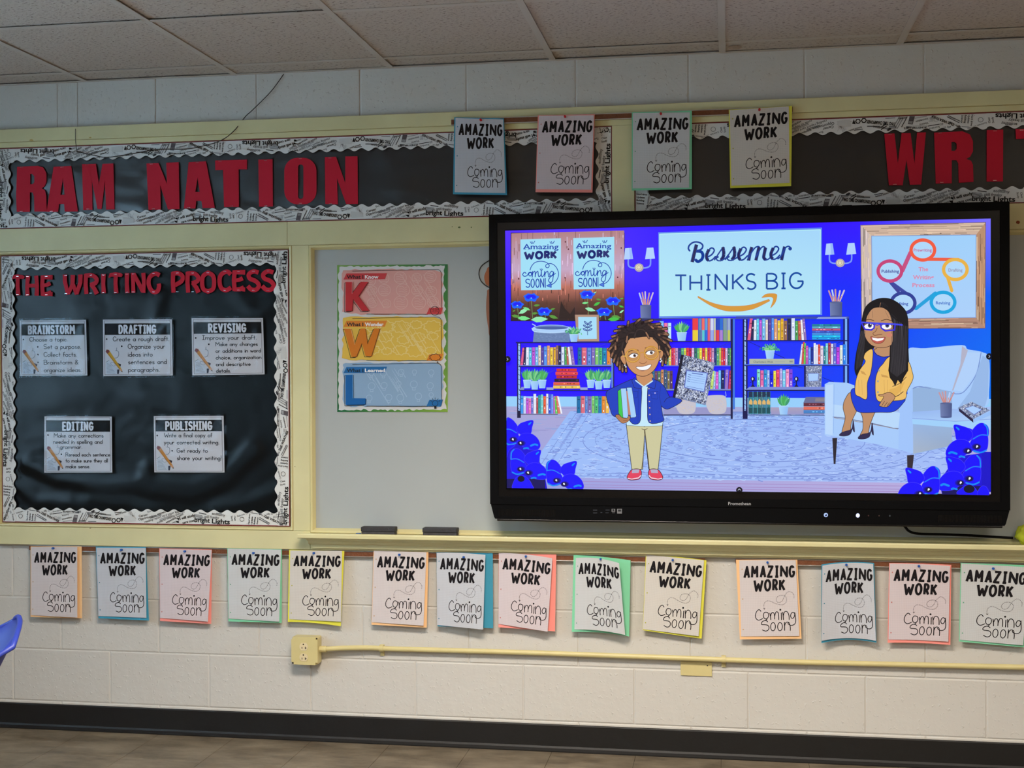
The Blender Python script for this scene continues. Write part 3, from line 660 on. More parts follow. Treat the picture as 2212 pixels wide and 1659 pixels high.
# hand-cut flared letters: strokes of varying width, joined into one card each
def taper(bm, pts, ws, d0, d1, f):
    pts = [f(p) for p in pts]; k = .00185
    L = []; R = []
    for i, p in enumerate(pts):
        a = pts[max(0, i-1)]; b = pts[min(len(pts)-1, i+1)]; dx, dy = b[0]-a[0], b[1]-a[1]; n = math.hypot(dx, dy) or 1
        w = ws[i] if isinstance(ws, list) else ws; w *= k/2; L.append((p[0]-dy/n*w, p[1]+dx/n*w)); R.append((p[0]+dy/n*w, p[1]-dx/n*w))
    prism(bm, L+R[::-1], d0, d1)
LET = {  # strokes in a unit box, y down: (points, widths in px)
'T': [([(0, .22), (.12, .08), (.5, .05), (.88, .08), (1, .12)], [2, 8, 9, 8, 5]), ([(.52, .05), (.5, .5), (.55, 1)], [9, 8.5, 10])],
'H': [([(.2, 0), (.12, .5), (.16, 1)], [10, 8, 10]), ([(.82, 0), (.9, .5), (.86, 1)], [9, 8, 10]), ([(.1, .5), (.9, .5)], 8)],
'E': [([(.2, 0), (.15, .5), (.2, 1)], [9, 9, 9]), ([(.15, .09), (1, .09)], [8, 10]), ([(.15, .5), (.55, .47), (.82, .38)], [7, 8, 9]), ([(.15, .93), (.6, .92), (.9, .83)], [8, 9, 9]), ([(.75, .93), (1, .93)], [7, 9])],
'W': [([(.1, 0), (.1, .35), (.26, 1)], [9, 9, 8]), ([(.52, .02), (.5, .5), (.28, .98)], [10, 9, 7]), ([(.54, .5), (.72, 1)], [8, 8]), ([(.92, 0), (.92, .4), (.72, .98)], [10, 9, 8])],
'R': [([(.17, 0), (.15, .5), (.2, 1)], [9, 9, 9]), (smoothpts([(.1, .08), (.6, .07), (.88, .25), (.8, .45), (.45, .55)], 5), 9), ([(.5, .52), (.75, .75), (.9, 1)], [8, 9, 10])],
'I': [([(.5, 0), (.45, .5), (.55, 1)], [10, 8.5, 10])],
'N': [([(.12, 0), (.14, .5), (.16, 1)], [9, 8, 9]), ([(.18, .05), (.82, .92)], [9, 9]), ([(.86, 0), (.9, .5), (.86, 1)], [9, 8, 9])],
'G': [(smoothpts([(.92, .14), (.6, .06), (.2, .25), (.14, .6), (.4, .93), (.75, .93), (.88, .7), (.86, .55)], 5), 9)],
'P': [([(.17, 0), (.15, .5), (.2, 1)], [9, 9, 9]), (smoothpts([(.1, .08), (.6, .07), (.9, .25), (.75, .47), (.3, .64)], 5), 9)],
'O': [(smoothpts([(.56, .05), (.46, .06), (.2, .2), (.13, .5), (.2, .82), (.48, .94), (.56, .95)], 4), 9), (smoothpts([(.44, .05), (.54, .06), (.8, .2), (.87, .5), (.8, .82), (.52, .94), (.44, .95)], 4), 9)],
'C': [(smoothpts([(.9, .2), (.65, .06), (.25, .2), (.13, .5), (.25, .85), (.6, .95), (.92, .82)], 5), 9)],
'S': [(smoothpts([(.85, .12), (.5, .06), (.18, .2), (.25, .4), (.65, .52), (.88, .72), (.7, .92), (.35, .92), (.1, .75)], 5), 9)]}
words3 = [('THE', [(24, 52, 595, 638), (55, 83, 595.5, 638.5), (87, 113.5, 595, 638.5)]), ('WRITING', [(136, 177, 593, 636), (180, 212.5, 592, 635), (217, 230, 592, 633.5), (235, 264, 590.5, 633.5), (269, 280, 590, 633), (283, 314, 589.5, 632.5), (317, 347, 588.5, 632.5)]),
 ('PROCESS', [(369, 398, 587.5, 632), (400, 432, 587.5, 632), (432, 467, 587, 632), (470, 501.5, 584, 629), (501, 529.5, 584, 628.5), (532, 563, 583.5, 629), (563, 595, 583, 629)])]
for wd, bxs in words3:
    for n, (ch, (a, b, c, d)) in enumerate(zip(wd, bxs)):
        bm = BM(); D0 = .0175; f = lambda p: (lambda w: (w.x, w.z))(P(a+p[0]*(b-a), c+p[1]*(d-c), D0))
        for ks, (pts, ws) in enumerate(LET[ch]): taper(bm, pts, ws, D0-.0012, D0+.00025*ks, f)
        c_, s_ = bm.verts[:], None
        l = obj('paper_letter', bm, M_RED, None)
        rep = wd.count(ch) > 1; first = wd.index(ch) == n
        tag(l, ('first' if first else 'last') + ' hand-cut red letter %s of the word %s' % (ch, wd) if rep else 'hand-cut red letter %s of the word %s on the large board' % (ch, wd), 'letter', 'red letters of THE WRITING PROCESS')
        for t_ in (.05, .96):
            q = P(a+(b-a)*.5, c+(d-c)*t_, D0)
            if ch in 'HNW' : q = P(a+(b-a)*.16, c+(d-c)*t_, D0)
            obj('staple', box(BM(), q.x-.005, q.x+.005, -(D0+.0016), -(D0+.001), q.z-.0005, q.z+.0005), M_STEEL, l)
# ------------------------------------------------------------------ laminated cards
M_LAM = bpy.data.materials.new('laminate_film'); M_LAM.use_nodes = True; _n = M_LAM.node_tree; _n.nodes.clear()
_o = _n.nodes.new('ShaderNodeOutputMaterial'); _m = _n.nodes.new('ShaderNodeMixShader'); _t_ = _n.nodes.new('ShaderNodeBsdfTransparent'); _g = _n.nodes.new('ShaderNodeBsdfGlossy'); _f_ = _n.nodes.new('ShaderNodeFresnel')
_g.inputs['Roughness'].default_value = .07; _f_.inputs[0].default_value = 1.24; _t_.inputs[0].default_value = (.94, .96, .97, 1)
_w = _n.nodes.new('ShaderNodeTexNoise'); _w.inputs['Scale'].default_value = 7; _tc = _n.nodes.new('ShaderNodeTexCoord'); _bp = _n.nodes.new('ShaderNodeBump'); _bp.inputs['Distance'].default_value = .02; _bp.inputs['Strength'].default_value = .3
_n.links.new(_tc.outputs['Object'], _w.inputs[0]); _n.links.new(_w.outputs[0], _bp.inputs['Height']); _n.links.new(_bp.outputs[0], _g.inputs['Normal'])
_n.links.new(_f_.outputs[0], _m.inputs[0]); _n.links.new(_t_.outputs[0], _m.inputs[1]); _n.links.new(_g.outputs[0], _m.inputs[2]); _n.links.new(_m.outputs[0], _o.inputs[0])
M_CARD = mat('card_stock', (206, 208, 216), .6, spec=.2)
def card(word, corners, lam, body, label, hx):
    TL, TR, BR, BL = corners
    D = .021
    c0 = P(*[(TL[i]+BR[i])/2 for i in (0, 1)], D)
    t = thing('laminated_card', label, 'card', c0, 'laminated writing process cards')
    def px(x, y):
        u = (x-258)/1710; v = (y-140)/1420
        return tuple((TL[i]*(1-u)+TR[i]*u)*(1-v)+(BL[i]*(1-u)+BR[i]*u)*v for i in (0, 1))
    def bulge(u, v): return 0
    def mp(x, y, o): 
        p = px(x, y); return P(p[0], p[1], D+o+bulge((x-258)/1710, (y-140)/1420))
    def sheet(name, x0, y0, x1, y1, off, th, m):
        bm = BM(); n = 8; F = [[bm.verts.new(mp(x0+(x1-x0)*i/n, y0+(y1-y0)*j/n, off)) for i in range(n+1)] for j in range(n+1)]
        for j in range(n):
            for i in range(n): bm.faces.new((F[j][i], F[j+1][i], F[j+1][i+1], F[j][i+1]))
        if th:
            r = bmesh.ops.extrude_face_region(bm, geom=bm.faces[:]); bmesh.ops.translate(bm, vec=(0, th, 0), verts=[v for v in r['geom'] if isinstance(v, bmesh.types.BMVert)])
        bmesh.ops.recalc_face_normals(bm, faces=bm.faces[:]); return obj(name, bm, m, t, smooth=not th)
    sheet('card_sheet', 258, 138, 1970, 1562, 0, .0005, M_CARD)
    cv = Canvas(mp, step=2e-5, base=1e-4)
    K = (18, 26, 40)
    for a in ((296, 165, 1928, 172), (296, 1525, 1928, 1532)): cv.rect(*a, K)
    for a in ((296, 165, 304, 1530), (1921, 165, 1929, 1530)): cv.rect(*a, K)
    cv.rect(305, 235, 1921, 525, (10, 11, 14))
    n = len(word); x0, x1 = hx; wd = [G[c][0]+.11 for c in word]; k = (x1-x0)/sum(wd); x = x0
    for c, w_ in zip(word, wd): cv.glyph(c, x, 268, x+w_*k*.93, 503, 44, (222, 226, 236)); x += w_*k
    ink = (50, 56, 66)
    for (s, bx, by, ex, sz) in body['lines']: cv.stext(s, bx, by, sz, 15, ink, x1=ex)
    for (bx, by) in body['dots']: cv.ell(bx, by, 19, 22, K)
    # pencil and notepad picture
    cv.poly([(325, 1215), (400, 1165), (600, 1380), (640, 1400), (640, 1510), (325, 1510)], (196, 206, 220)); cv.stroke([(325, 1215), (400, 1165)], 8, (70, 80, 96))
    for i in range(8): cv.stroke([(345, 1245+i*33), (430+i*18, 1262+i*33)], 7, (110, 120, 138))
    cv.poly([(600, 1400), (660, 1390), (640, 1510), (600, 1510)], (58, 66, 84)); cv.ring(500, 1260, 60, 40, 8, (120, 130, 148), rot=.6)
    cv.stroke([(595, 850), (590, 915), (635, 950), (640, 1040), (600, 1100), (545, 1105)], 12, (120, 134, 152), smooth=5); cv.stroke([(560, 925), (600, 915)], 10, (120, 134, 152))
    cv.poly([(600, 1225), (700, 1270), (680, 1330)], (60, 60, 72))
    cv.poly([(345, 890), (400, 900), (720, 1400), (735, 1465), (690, 1440), (325, 950)], body.get('pc', (196, 138, 70)))
    cv.poly([(345, 890), (400, 905), (420, 950), (360, 1000), (318, 945)], (128, 70, 72)); cv.stroke([(380, 985), (665, 1400)], 10, (160, 106, 52))
    cv.poly([(700, 1370), (738, 1470), (640, 1400)], (206, 160, 130)); cv.poly([(722, 1430), (738, 1470), (700, 1455)], (40, 40, 46))
    cv.build('card_print', M_PRINT, t)
    lx0, ly0, lx1, ly1 = lam
    sheet('laminate', lx0, ly0, lx1, ly1, .0012, 0, M_LAM)
BD = lambda lines, dots, **k: dict(lines=lines, dots=dots, **k)
def z4(p, o=(0, 520)): return (o[0]+p[0]*.29837, o[1]+p[1]*.29837)
z5 = lambda p: z4(p, (0, 840))
card('BRAINSTORM', [z4(p) for p in ((143, 578), (622, 573), (632, 975), (146, 978))], (235, 85, 2035, 1600), BD([('Choose a topic.', 510, 680, 1480, 108), ('Set a purpose.', 870, 872, 1820, 112), ('Collect facts.', 870, 1072, 1710, 112), ('Brainstorm &', 870, 1272, 1740, 112), ('organize ideas.', 870, 1468, 1820, 112)], [(350, 630), (715, 820), (718, 1018), (720, 1218)]), 'laminated card headed BRAINSTORM with a printed pencil', (465, 1690))
card('DRAFTING', [z4(p) for p in ((745, 572), (1243, 570), (1250, 975), (748, 980))], (232, 85, 2010, 1610), BD([('Create a rough draft.', 505, 680, 1895, 108), ('Organize your', 875, 872, 1785, 112), ('ideas into', 875, 1072, 1476, 112), ('sentences and', 875, 1262, 1825, 112), ('paragraphs.', 875, 1458, 1647, 112)], [(348, 630), (720, 812)], pc=(200, 160, 50)), 'laminated card headed DRAFTING with a yellow printed pencil', (642, 1590))
card('REVISING', [z4(p) for p in ((1387, 562), (1903, 560), (1915, 967), (1393, 974))], (245, 85, 2010, 1610), BD([('Improve your draft.', 510, 675, 1800, 108), ('Make any changes', 825, 835, 1823, 92), ('or additions in word', 825, 1000, 1896, 92), ('choice, organization', 825, 1170, 1900, 92), ('and descriptive', 825, 1335, 1641, 92), ('details.', 825, 1500, 1170, 92)], [(350, 630), (660, 790)]), 'laminated card headed REVISING with glare across its top', (648, 1575))
card('EDITING', [z5(p) for p in ((322, 200), (808, 201), (812, 605), (320, 606))], (250, 100, 2035, 1600), BD([('Make any corrections', 504, 668, 1753, 100), ('needed in spelling and', 486, 828, 1725, 100), ('grammar.', 655, 955, 1215, 96), ('Reread each sentence', 800, 1150, 1915, 92), ('to make sure they all', 800, 1302, 1858, 92), ('make sense.', 805, 1450, 1412, 92)], [(350, 610), (690, 1098)]), 'laminated card headed EDITING on the lower part of the board', (707, 1515))
card('PUBLISHING', [z5(p) for p in ((1113, 198), (1618, 196), (1625, 605), (1117, 604))], (250, 100, 2035, 1610), BD([('Write a final copy of', 509, 670, 1681, 100), ('your corrected writing.', 505, 848, 1850, 100), ('Get ready to', 815, 1060, 1563, 104), ('share your writing!', 817, 1245, 1899, 104)], [(339, 630), (699, 1017)]), 'laminated card headed PUBLISHING on the lower part of the board', (536, 1700))
# ================================================================== whiteboard with poster and cut-out
wb = thing('whiteboard', 'long white marker board running behind the wall display', 'whiteboard', (.4, -.008, CH-.57))
obj('writing_surface', box(BM(), -1.540, XR-.0785, -.0085, -.0008, CH-.572, CH+.4845), M_WHITEB, wb)
PD = .0095
kw = thing('poster', 'know, wonder, learned chart with big K, W and L letters on the whiteboard', 'poster', P(848, 730, PD))
S = (640, 500, .25316)
def kp(p, d=PD+.0008): return P(S[0]+p[0]*S[2], S[1]+p[1]*S[2], d)
bm = BM(); prism(bm, [(lambda w: (w.x, w.z))(kp(p)) for p in ((348, 1542), (1295, 1542), (1293, 278), (347, 288))], PD, PD+.0008)
obj('poster_sheet', bm, mat('poster_card', (206, 208, 210), .3), kw)
cv = Canvas(pxmap(PD+.0008), step=2e-5, base=5e-5); cv.at(*S)
random.seed(3)
def jag(x0, y0, x1, y1, n, a):     # torn edge green frame
    return [(x0+(x1-x0)*i/n+(random.uniform(-a, a) if x0 == x1 else 0), y0+(y1-y0)*i/n+(random.uniform(-a, a) if y0 == y1 else 0)) for i in range(n+1)]
dg, lg = (44, 112, 62), (130, 166, 62)
A_, B_, C_, D_ = (348, 288), (1293, 279), (1293, 1541), (349, 1541)
for a, b, c, d, c1, c2 in (((348, 288), (1293, 279), 0, 14, (134, 176, 96), dg), ((1293, 279), (1293, 1541), -26, 0, dg, lg), ((1293, 1541), (349, 1541), 0, -20, lg, (30, 100, 60)), ((349, 1541), (348, 288), 14, 0, (30, 100, 60), (120, 170, 84))):
    n = 46; vs = []; fs = []; cs = []
    for i in range(n+1):
        t = i/n; x, y = a[0]+(b[0]-a[0])*t, a[1]+(b[1]-a[1])*t; r_ = random.uniform(.35, 1.5)
        vs += [(x, y), (x+c*r_, y+d*r_)]; col = tuple(c1[k]+(c2[k]-c1[k])*t for k in range(3)); cs += [lin(col)]*2
        if i: fs.append((2*i-2, 2*i, 2*i+1, 2*i-1))
    cv.raw(vs, fs, cs)
def panel(y0, y1, base, base2, dark, word, tag_, tc, icon):
    pts = [(395+random.uniform(-12, 12), y0+20), (400, y0+2)]+[(420+i*40, y0-4+random.uniform(-10, 6)) for i in range(20)]+[(1245, y0+20)]+[(1245+random.uniform(-8, 16), y0+40+i*(y1-y0-60)/8) for i in range(9)]+[(1230-i*40, y1-10+random.uniform(-8, 10)) for i in range(20)]+[(395+random.uniform(-10, 14), y1-30-i*(y1-y0-60)/8) for i in range(9)]
    cv.poly(pts, base)
    for i in range(15):
        x = 640+(i % 5)*128+random.uniform(-25, 25); y = y0+70+(i//5)*105+random.uniform(-18, 18); r_ = random.uniform(36, 62)
        if icon == 'k': cv.ring(x, y, r_, r_*.95, 5, base2, 18); [cv.stroke([(x-r_*.6, y-r_*.5+k*r_*.35), (x-r_*.1, y-r_*.6+k*r_*.4), (x+r_*.2, y-r_*.3+k*r_*.3), (x+r_*.6, y-r_*.5+k*r_*.35)], 4, base2, smooth=3) for k in range(4)]
        elif icon == 'w': cv.stroke([(x+r_*1.2*math.cos(q)*(1+.12*math.cos(9*q)), y+r_*.8*math.sin(q)*(1+.12*math.cos(9*q))) for q in [k*math.pi/18 for k in range(37)]], 7, base2)
        else: cv.ring(x, y, r_*.5, r_*.5, 5, base2, 16); cv.stroke([(x-r_*.2, y+r_*.5), (x-r_*.2, y+r_*.8), (x+r_*.2, y+r_*.8), (x+r_*.2, y+r_*.5)], 5, base2)
    for i in range(12):
        x = 560+random.random()*560; y = y0+30+random.random()*120; L = random.uniform(60, 260); q = min(L, y1-20-y); cv.stroke([(x, y), (x+q*.62, y+q)], (3, 8), base2)
    K = (28, 30, 34)
    cv.stroke([(480, y0+8), (1210, y0-6)]+arc(1205, y0+30, 32, 36, -90, 0, 6)+[(1240, y1-60)], 4, K); cv.stroke([(600, y1-10), (1120, y1-8)], 4, K)
    cv.poly([(410+18, y0+28), (775, y0+26), (755, y0+78), (403, y0+80)], tag_)
    cv.text('What I', 430, y0+72, 42, K, .03, x1=572); cv.text(word, 585, y0+72, 42, (232, 234, 236), .035, x1=tc)
    cv.poly([(1135, y1-62), (1252, y1-66), (1234, y1-8), (1110, y1-8)], tag_)
    if icon == 'k': cv.ring(1182, y1-38, 36, 38, 4, K, 20); [cv.stroke([(1155, y1-60+k*14), (1170, y1-66+k*14), (1178, y1-52+k*14)], 3, K) for k in range(3)]; [cv.stroke([(1210, y1-60+k*14), (1195, y1-66+k*14), (1186, y1-52+k*14)], 3, K) for k in range(3)]
    elif icon == 'w': cv.stroke([(1185+46*math.cos(q)*(1+.1*math.cos(9*q)), y1-36+28*math.sin(q)*(1+.12*math.cos(9*q))) for q in [k*math.pi/18 for k in range(37)]], 5, K); cv.ell(1205, y1+4, 5, 4, K)
    else: cv.ring(1185, y1-34, 24, 24, 4, K, 18); cv.rect(1177, y1-10, 1196, y1+12, K); [cv.stroke([(1185+34*math.cos(a), y1-34+34*math.sin(a)), (1185+48*math.cos(a), y1-34+48*math.sin(a))], 4, K) for a in (-2.6, -2.1, -1.57, -1.0, -.5)]
def bigl(pts, col, hi):
    q = [(x-8, y+8) for x, y in pts]; cv.poly([(x+7, y+4) for x, y in pts], tuple(c*.62 for c in col)); cv.stroke(q+[q[0]], 4, (26, 28, 32)); cv.poly(pts, col)
    cv.stroke(pts[:3], 4, hi)
panel(330, 715, (214, 158, 152), (224, 184, 178), 0, 'Know', (196, 62, 66), 702, 'k')
panel(735, 1110, (220, 184, 78), (230, 208, 140), 0, 'Wonder', (214, 128, 44), 745, 'w')
panel(1128, 1500, (136, 168, 200), (160, 188, 214), 0, 'Learned', (34, 104, 166), 758, 'l')
bigl([(422, 430), (478, 430), (476, 530), (550, 430), (612, 430), (530, 552), (622, 676), (560, 676), (484, 575), (476, 676), (420, 680)], (190, 46, 52), (224, 150, 150))
bigl([(408, 828), (466, 828), (500, 965), (548, 828), (588, 828), (608, 965), (664, 828), (712, 826), (640, 1064), (590, 1062), (560, 950), (512, 1068), (472, 1070)], (206, 120, 34), (236, 190, 130))
bigl([(420, 1222), (482, 1220), (484, 1422), (592, 1424), (588, 1474), (422, 1480)], (24, 96, 166), (120, 170, 210))
cv.build('poster_print', M_PRINTG, kw)
# cut-out figure whose edge shows beside the display
cf = thing('paper_cutout', 'paper cut-out of a figure with a round hoop, mostly behind the display', 'cut-out', P(1075, 650, .0095))
Sc = (1000, 540, .12061); fz = lambda p, d=.0102: (lambda w: (w.x, w.z))(P(Sc[0]+p[0]*Sc[2], Sc[1]+p[1]*Sc[2], d))
bm = BM(); prism(bm, [fz(p) for p in smoothpts([(470, 300), (420, 370), (382, 470), (395, 570), (450, 640), (700, 700), (900, 500), (700, 300)], 4, True)], .0092, .0102); obj('ear', bm, mat('cutout_skin', (170, 92, 44), .5), cf)
bm = BM(); prism(bm, [fz(p) for p in smoothpts([(470, 700), (430, 800), (415, 1000), (425, 1200), (455, 1400), (500, 1560), (800, 1600), (900, 1000), (800, 700)], 4, True)], .0092, .0100); obj('face', bm, mat('cutout_skin_shade', (150, 92, 64), .5), cf)
bm = BM(); tube(bm, [P(Sc[0]+p[0]*Sc[2], Sc[1]+p[1]*Sc[2], .0115) for p in smoothpts([(600, 130), (465, 190), (330, 290), (285, 420), (320, 550), (400, 630), (470, 670), (600, 720)], 6)], .0017, 6); obj('hoop', bm, mat('cutout_black', (14, 14, 16), .5), cf)
# ================================================================== cork display rails and the pinned sheets
def cork_rail(label, xa, xb, z0, z1, d0, d1):
    t = thing('display_rail', label, 'rail', ((xa+xb)/2, -d0, z0), 'cork display rails')
    obj('cork_strip', box(BM(), xa, xb, -d1+.002, -d0, z0+.003, z1-.003), M_CORK, t)
    for a, b in ((z0, z0+.003), (z1-.003, z1)): obj('metal_lip', box(BM(), xa, xb, -d1, -d0, a, b, .0006), M_ALU, t)
    return t
zc_ = zr(-.6485)
cork_rail('long brown cork rail under the cream woodwork, left of the gap', P(62, 1184, .02).x, P(1523, 1205, .02).x, zc_-.0245, zc_-.0015, .0008, .019)
cork_rail('brown cork rail under the cream woodwork at the right end', P(1589, 1208, .02).x, XR, zc_-.0245, zc_-.0015, .0008, .019)
zt_ = P(1120, 259, .04).z
cork_rail('short brown cork rail on the top woodwork above the display', P(975, 262, .04).x, P(1712, 236, .04).x, zt_-.0115, zt_+.0115, .031, .044)
M_SHEET = {}
def paper_mat(name, c, tr=.25):
    m = mat(name, c, .65, .1, 60, dist=.0004); b = m.node_tree.nodes['Principled BSDF']
    return m
COLS = {'peach': (246, 196, 140), 'blue': (58, 152, 184), 'pink': (250, 150, 140), 'green': (128, 212, 168), 'yellow': (226, 222, 70)}
MB = {k: paper_mat('construction_paper_'+k, v) for k, v in COLS.items()}
def sheetmat(k):
    c = COLS[k]; w = (207, 202, 207); col = tuple(w[i]*.92+c[i]*.08 for i in range(3))
    m = bpy.data.materials.new('grid_paper_'+k); m.use_nodes = True; nt = m.node_tree; N = nt.nodes; L = nt.links; b = N['Principled BSDF']; b.inputs['Roughness'].default_value = .6
    uv = N.new('ShaderNodeUVMap'); uv.uv_map = 'UVMap'
    br = N.new('ShaderNodeTexBrick'); br.offset = 0; br.squash = 1; br.inputs['Scale'].default_value = 1; br.inputs['Mortar Size'].default_value = .035; br.inputs['Mortar Smooth'].default_value = .6
    br.inputs['Brick Width'].default_value = 1; br.inputs['Row Height'].default_value = 1
    mp = N.new('ShaderNodeMapping'); mp.inputs['Scale'].default_value = (34, 44, 1); L.new(uv.outputs[0], mp.inputs[0]); L.new(mp.outputs[0], br.inputs['Vector'])
    br.inputs['Color1'].default_value = br.inputs['Color2'].default_value = (*lin(col), 1); br.inputs['Mortar'].default_value = (*lin(tuple(x*.89 for x in col)), 1)
    L.new(br.outputs['Color'], b.inputs['Base Color']); return m
MS = {k: sheetmat(k) for k in COLS}
M_PINB = mat('blue_pin_plastic', (28, 84, 170), .3); M_PINR = mat('red_pin_plastic', (190, 36, 44), .3)
M_INK = mat('black_ink', (22, 19, 24), .6)
def pinned(color, T, back, front, pin, label, archb=(0, 0), archf=(0, 0), curl=(0, 0, 0, 0), pinc='blue', db=.0225, bulge=0):
    """corner lists TL,TR,BR,BL in the zoom frame T; curl = how far each front corner stands off the backing"""
    px = lambda p: (T[0]+p[0]*T[2], T[1]+p[1]*T[2])
    bd = [db, db, db+.006, db+.006] if db < .04 else [db]*4
    B = [P(*px(p), d) for p, d in zip(back, bd)]
    F = [P(*px(p), d+.0016+c) for p, d, c in zip(front, bd, curl)]
    def surf(C, arch, bl):
        def f(u, v, off=0):
            a = C[0].lerp(C[1], u); b = C[3].lerp(C[2], u); q = a.lerp(b, v); k = 1-(2*u-1)**2
            q = q.copy(); q.z += k*(arch[0]*(1-v)+arch[1]*v); q.y -= off+bl*k*(.4+.6*v); return q
        return f
    fb = surf(B, archb, bulge); ff = surf(F, archf, bulge)
    ctr = fb(.5, 0); t = thing('pinned_sheet', label, 'paper sheet', ctr, 'Amazing Work sheets on coloured paper')
    def mk(f, name, m, nx, ny, th):
        bm = BM(); uvl = bm.loops.layers.uv.new('UVMap'); g = [[bm.verts.new(f(i/nx, j/ny)) for i in range(nx+1)] for j in range(ny+1)]; uvs = {g[j][i]: (i/nx, j/ny) for j in range(ny+1) for i in range(nx+1)}
        for j in range(ny):
            for i in range(nx): bm.faces.new((g[j][i], g[j+1][i], g[j+1][i+1], g[j][i+1]))
        r = bmesh.ops.extrude_face_region(bm, geom=bm.faces[:]); nv = [v for v in r['geom'] if isinstance(v, bmesh.types.BMVert)]
        bmesh.ops.translate(bm, vec=(0, th, 0), verts=nv); bm.verts.ensure_lookup_table()
        bmesh.ops.recalc_face_normals(bm, faces=bm.faces[:])
        for fc in bm.faces:
            for lp in fc.loops:
                if lp.vert in uvs: lp[uvl].uv = uvs[lp.vert]
        return obj(name, bm, m, t, smooth=False)
    mk(fb, 'coloured_backing', MB[color], 16, 8, .0005); mk(ff, 'grid_sheet', MS[color], 20, 8, .0003)
    def smap(x, y, off):
        v = (y-85)/1375; u = (x-50-(y-85)*.055)/1050; return ff(u, v, off)
    cv = Canvas(smap, step=0, base=.0006 if bulge or any(curl) or any(archf) else .0003)
    K = (20, 17, 22)
    for c, b in zip('AMAZING', ((135, 185, 262, 420), (275, 183, 413, 416), (437, 181, 560, 413), (568, 178, 696, 405), (702, 178, 803, 404), (812, 177, 960, 402), (970, 176, 1090, 402))): cv.glyph(c, *b, 42, K, cap=False)
    for c, b in zip('WORK', ((322, 428, 512, 655), (520, 425, 655, 652), (672, 424, 782, 650), (795, 422, 918, 646))): cv.glyph(c, *b, 43, K, cap=False)
    I = (26, 24, 28); w = 14
    S_ = lambda pts, ww=w, n=5: cv.stroke(pts, ww, I, smooth=n)
    S_([(474, 1008), (455, 985), (430, 980), (395, 1015), (376, 1075), (385, 1130), (425, 1166), (470, 1160), (508, 1138)])
    S_([(575, 1025), (540, 1030), (520, 1075), (535, 1130), (575, 1145), (608, 1115), (615, 1070), (600, 1035), (575, 1025)]); S_([(590, 1140), (575, 1165), (540, 1178), (505, 1195), (488, 1225), (500, 1248), (560, 1252), (605, 1262), (628, 1300), (615, 1345), (570, 1366), (510, 1345)])
    S_([(545, 1175), (580, 1180), (604, 1200)]); S_([(638, 1045), (650, 1100), (658, 1160)], 15, 2); S_([(652, 1100), (668, 1045), (692, 1030), (715, 1050), (725, 1100), (727, 1150)]); S_([(727, 1100), (742, 1035), (765, 1018), (790, 1040), (800, 1100), (803, 1160)])
    S_([(846, 1040), (849, 1100), (852, 1162)], 15, 2); cv.ell(828, 982, 17, 17, I); S_([(872, 1028), (880, 1090), (888, 1162)], 15, 2); S_([(882, 1090), (900, 1030), (932, 1012), (965, 1035), (985, 1090), (990, 1160)])
    S_([(1085, 1050), (1060, 1030), (1030, 1045), (1015, 1090), (1028, 1130), (1055, 1138), (1080, 1110), (1090, 1060)]); S_([(1090, 1035), (1100, 1110), (1108, 1180), (1095, 1235), (1055, 1262), (1010, 1262), (975, 1240), (975, 1222)])
    for cx in (700, 826): cv.ring(cx, 1288, 43, 74, w, I, 22)
    S_([(905, 1208), (908, 1280), (910, 1355)], 15, 2); S_([(908, 1280), (925, 1225), (955, 1205), (990, 1220), (1005, 1265), (1012, 1310), (1012, 1358)])
    q = smoothpts([(1072, 775), (1070, 715), (1030, 668), (975, 655), (925, 695), (895, 745), (860, 820), (810, 852), (765, 838), (748, 795), (775, 745), (840, 722), (900, 732), (938, 775), (930, 845), (880, 888), (800, 888), (720, 862), (650, 828), (585, 820), (540, 852), (525, 905), (535, 965)], 8)
    acc = 0; last = q[0]; run = [q[0]]
    for p in q[1:]:
        acc += math.hypot(p[0]-last[0], p[1]-last[1]); last = p; run.append(p)
        if acc > 17: cv.stroke([run[0], ((run[0][0]+p[0])/2+(run[0][0]-p[0])*.1, (run[0][1]+p[1])/2+(run[0][1]-p[1])*.1)], 12, (46, 42, 48), cap=False); acc = 0; run = [p]
    cv.poly([(512, 950), (535, 962), (556, 945), (537, 980)], (50, 46, 52))
    cv.build('sheet_lettering', M_PRINT, t)
    hc = Canvas(smap, step=0, base=.0005)
    for (x, y) in ((108, 245), (135, 785), (160, 1335)): hc.ell(x, y, 11, 12, tuple(v*.78 for v in COLS[color]), 12)
    hc.build('punched_holes', M_PRINT, t)
    # push pin
    pw = P(*px(pin), bd[0]+.004); bm = BM(); y0 = pw.y
    y0 = min(y0, ff(.5, .03).y-.0006)
    cyl(bm, (pw.x, y0, pw.z), (pw.x, y0-.0016, pw.z), .0042, 16); cyl(bm, (pw.x, y0-.0016, pw.z), (pw.x, y0-.0085, pw.z+.001), .0024, 12, .0021); cyl(bm, (pw.x, y0-.0085, pw.z+.001), (pw.x, y0-.0105, pw.z+.0012), .0042, 16, .0036)
    tag(obj('push_pin', bm, M_PINB if pinc == 'blue' else M_PINR, None, smooth=False), '%s push pin through the %s' % (pinc, label[len('Amazing Work sheet on '):] if label.startswith('Amazing') else label), 'pin', '%s push pins' % pinc)
Q5 = (0, 1120, .28933); Q6 = (600, 1120, .28933); Q7 = (1180, 1120, .26221); Q8 = (1640, 1120, .25859)
L_ = 'Amazing Work sheet on '
pinned('peach', Q5, [(228, 208), (610, 208), (613, 745), (228, 735)], [(232, 213), (576, 213), (577, 740), (232, 722)], (402, 222), L_+'peach paper, first in the lower row', curl=(0, .006, .008, 0))
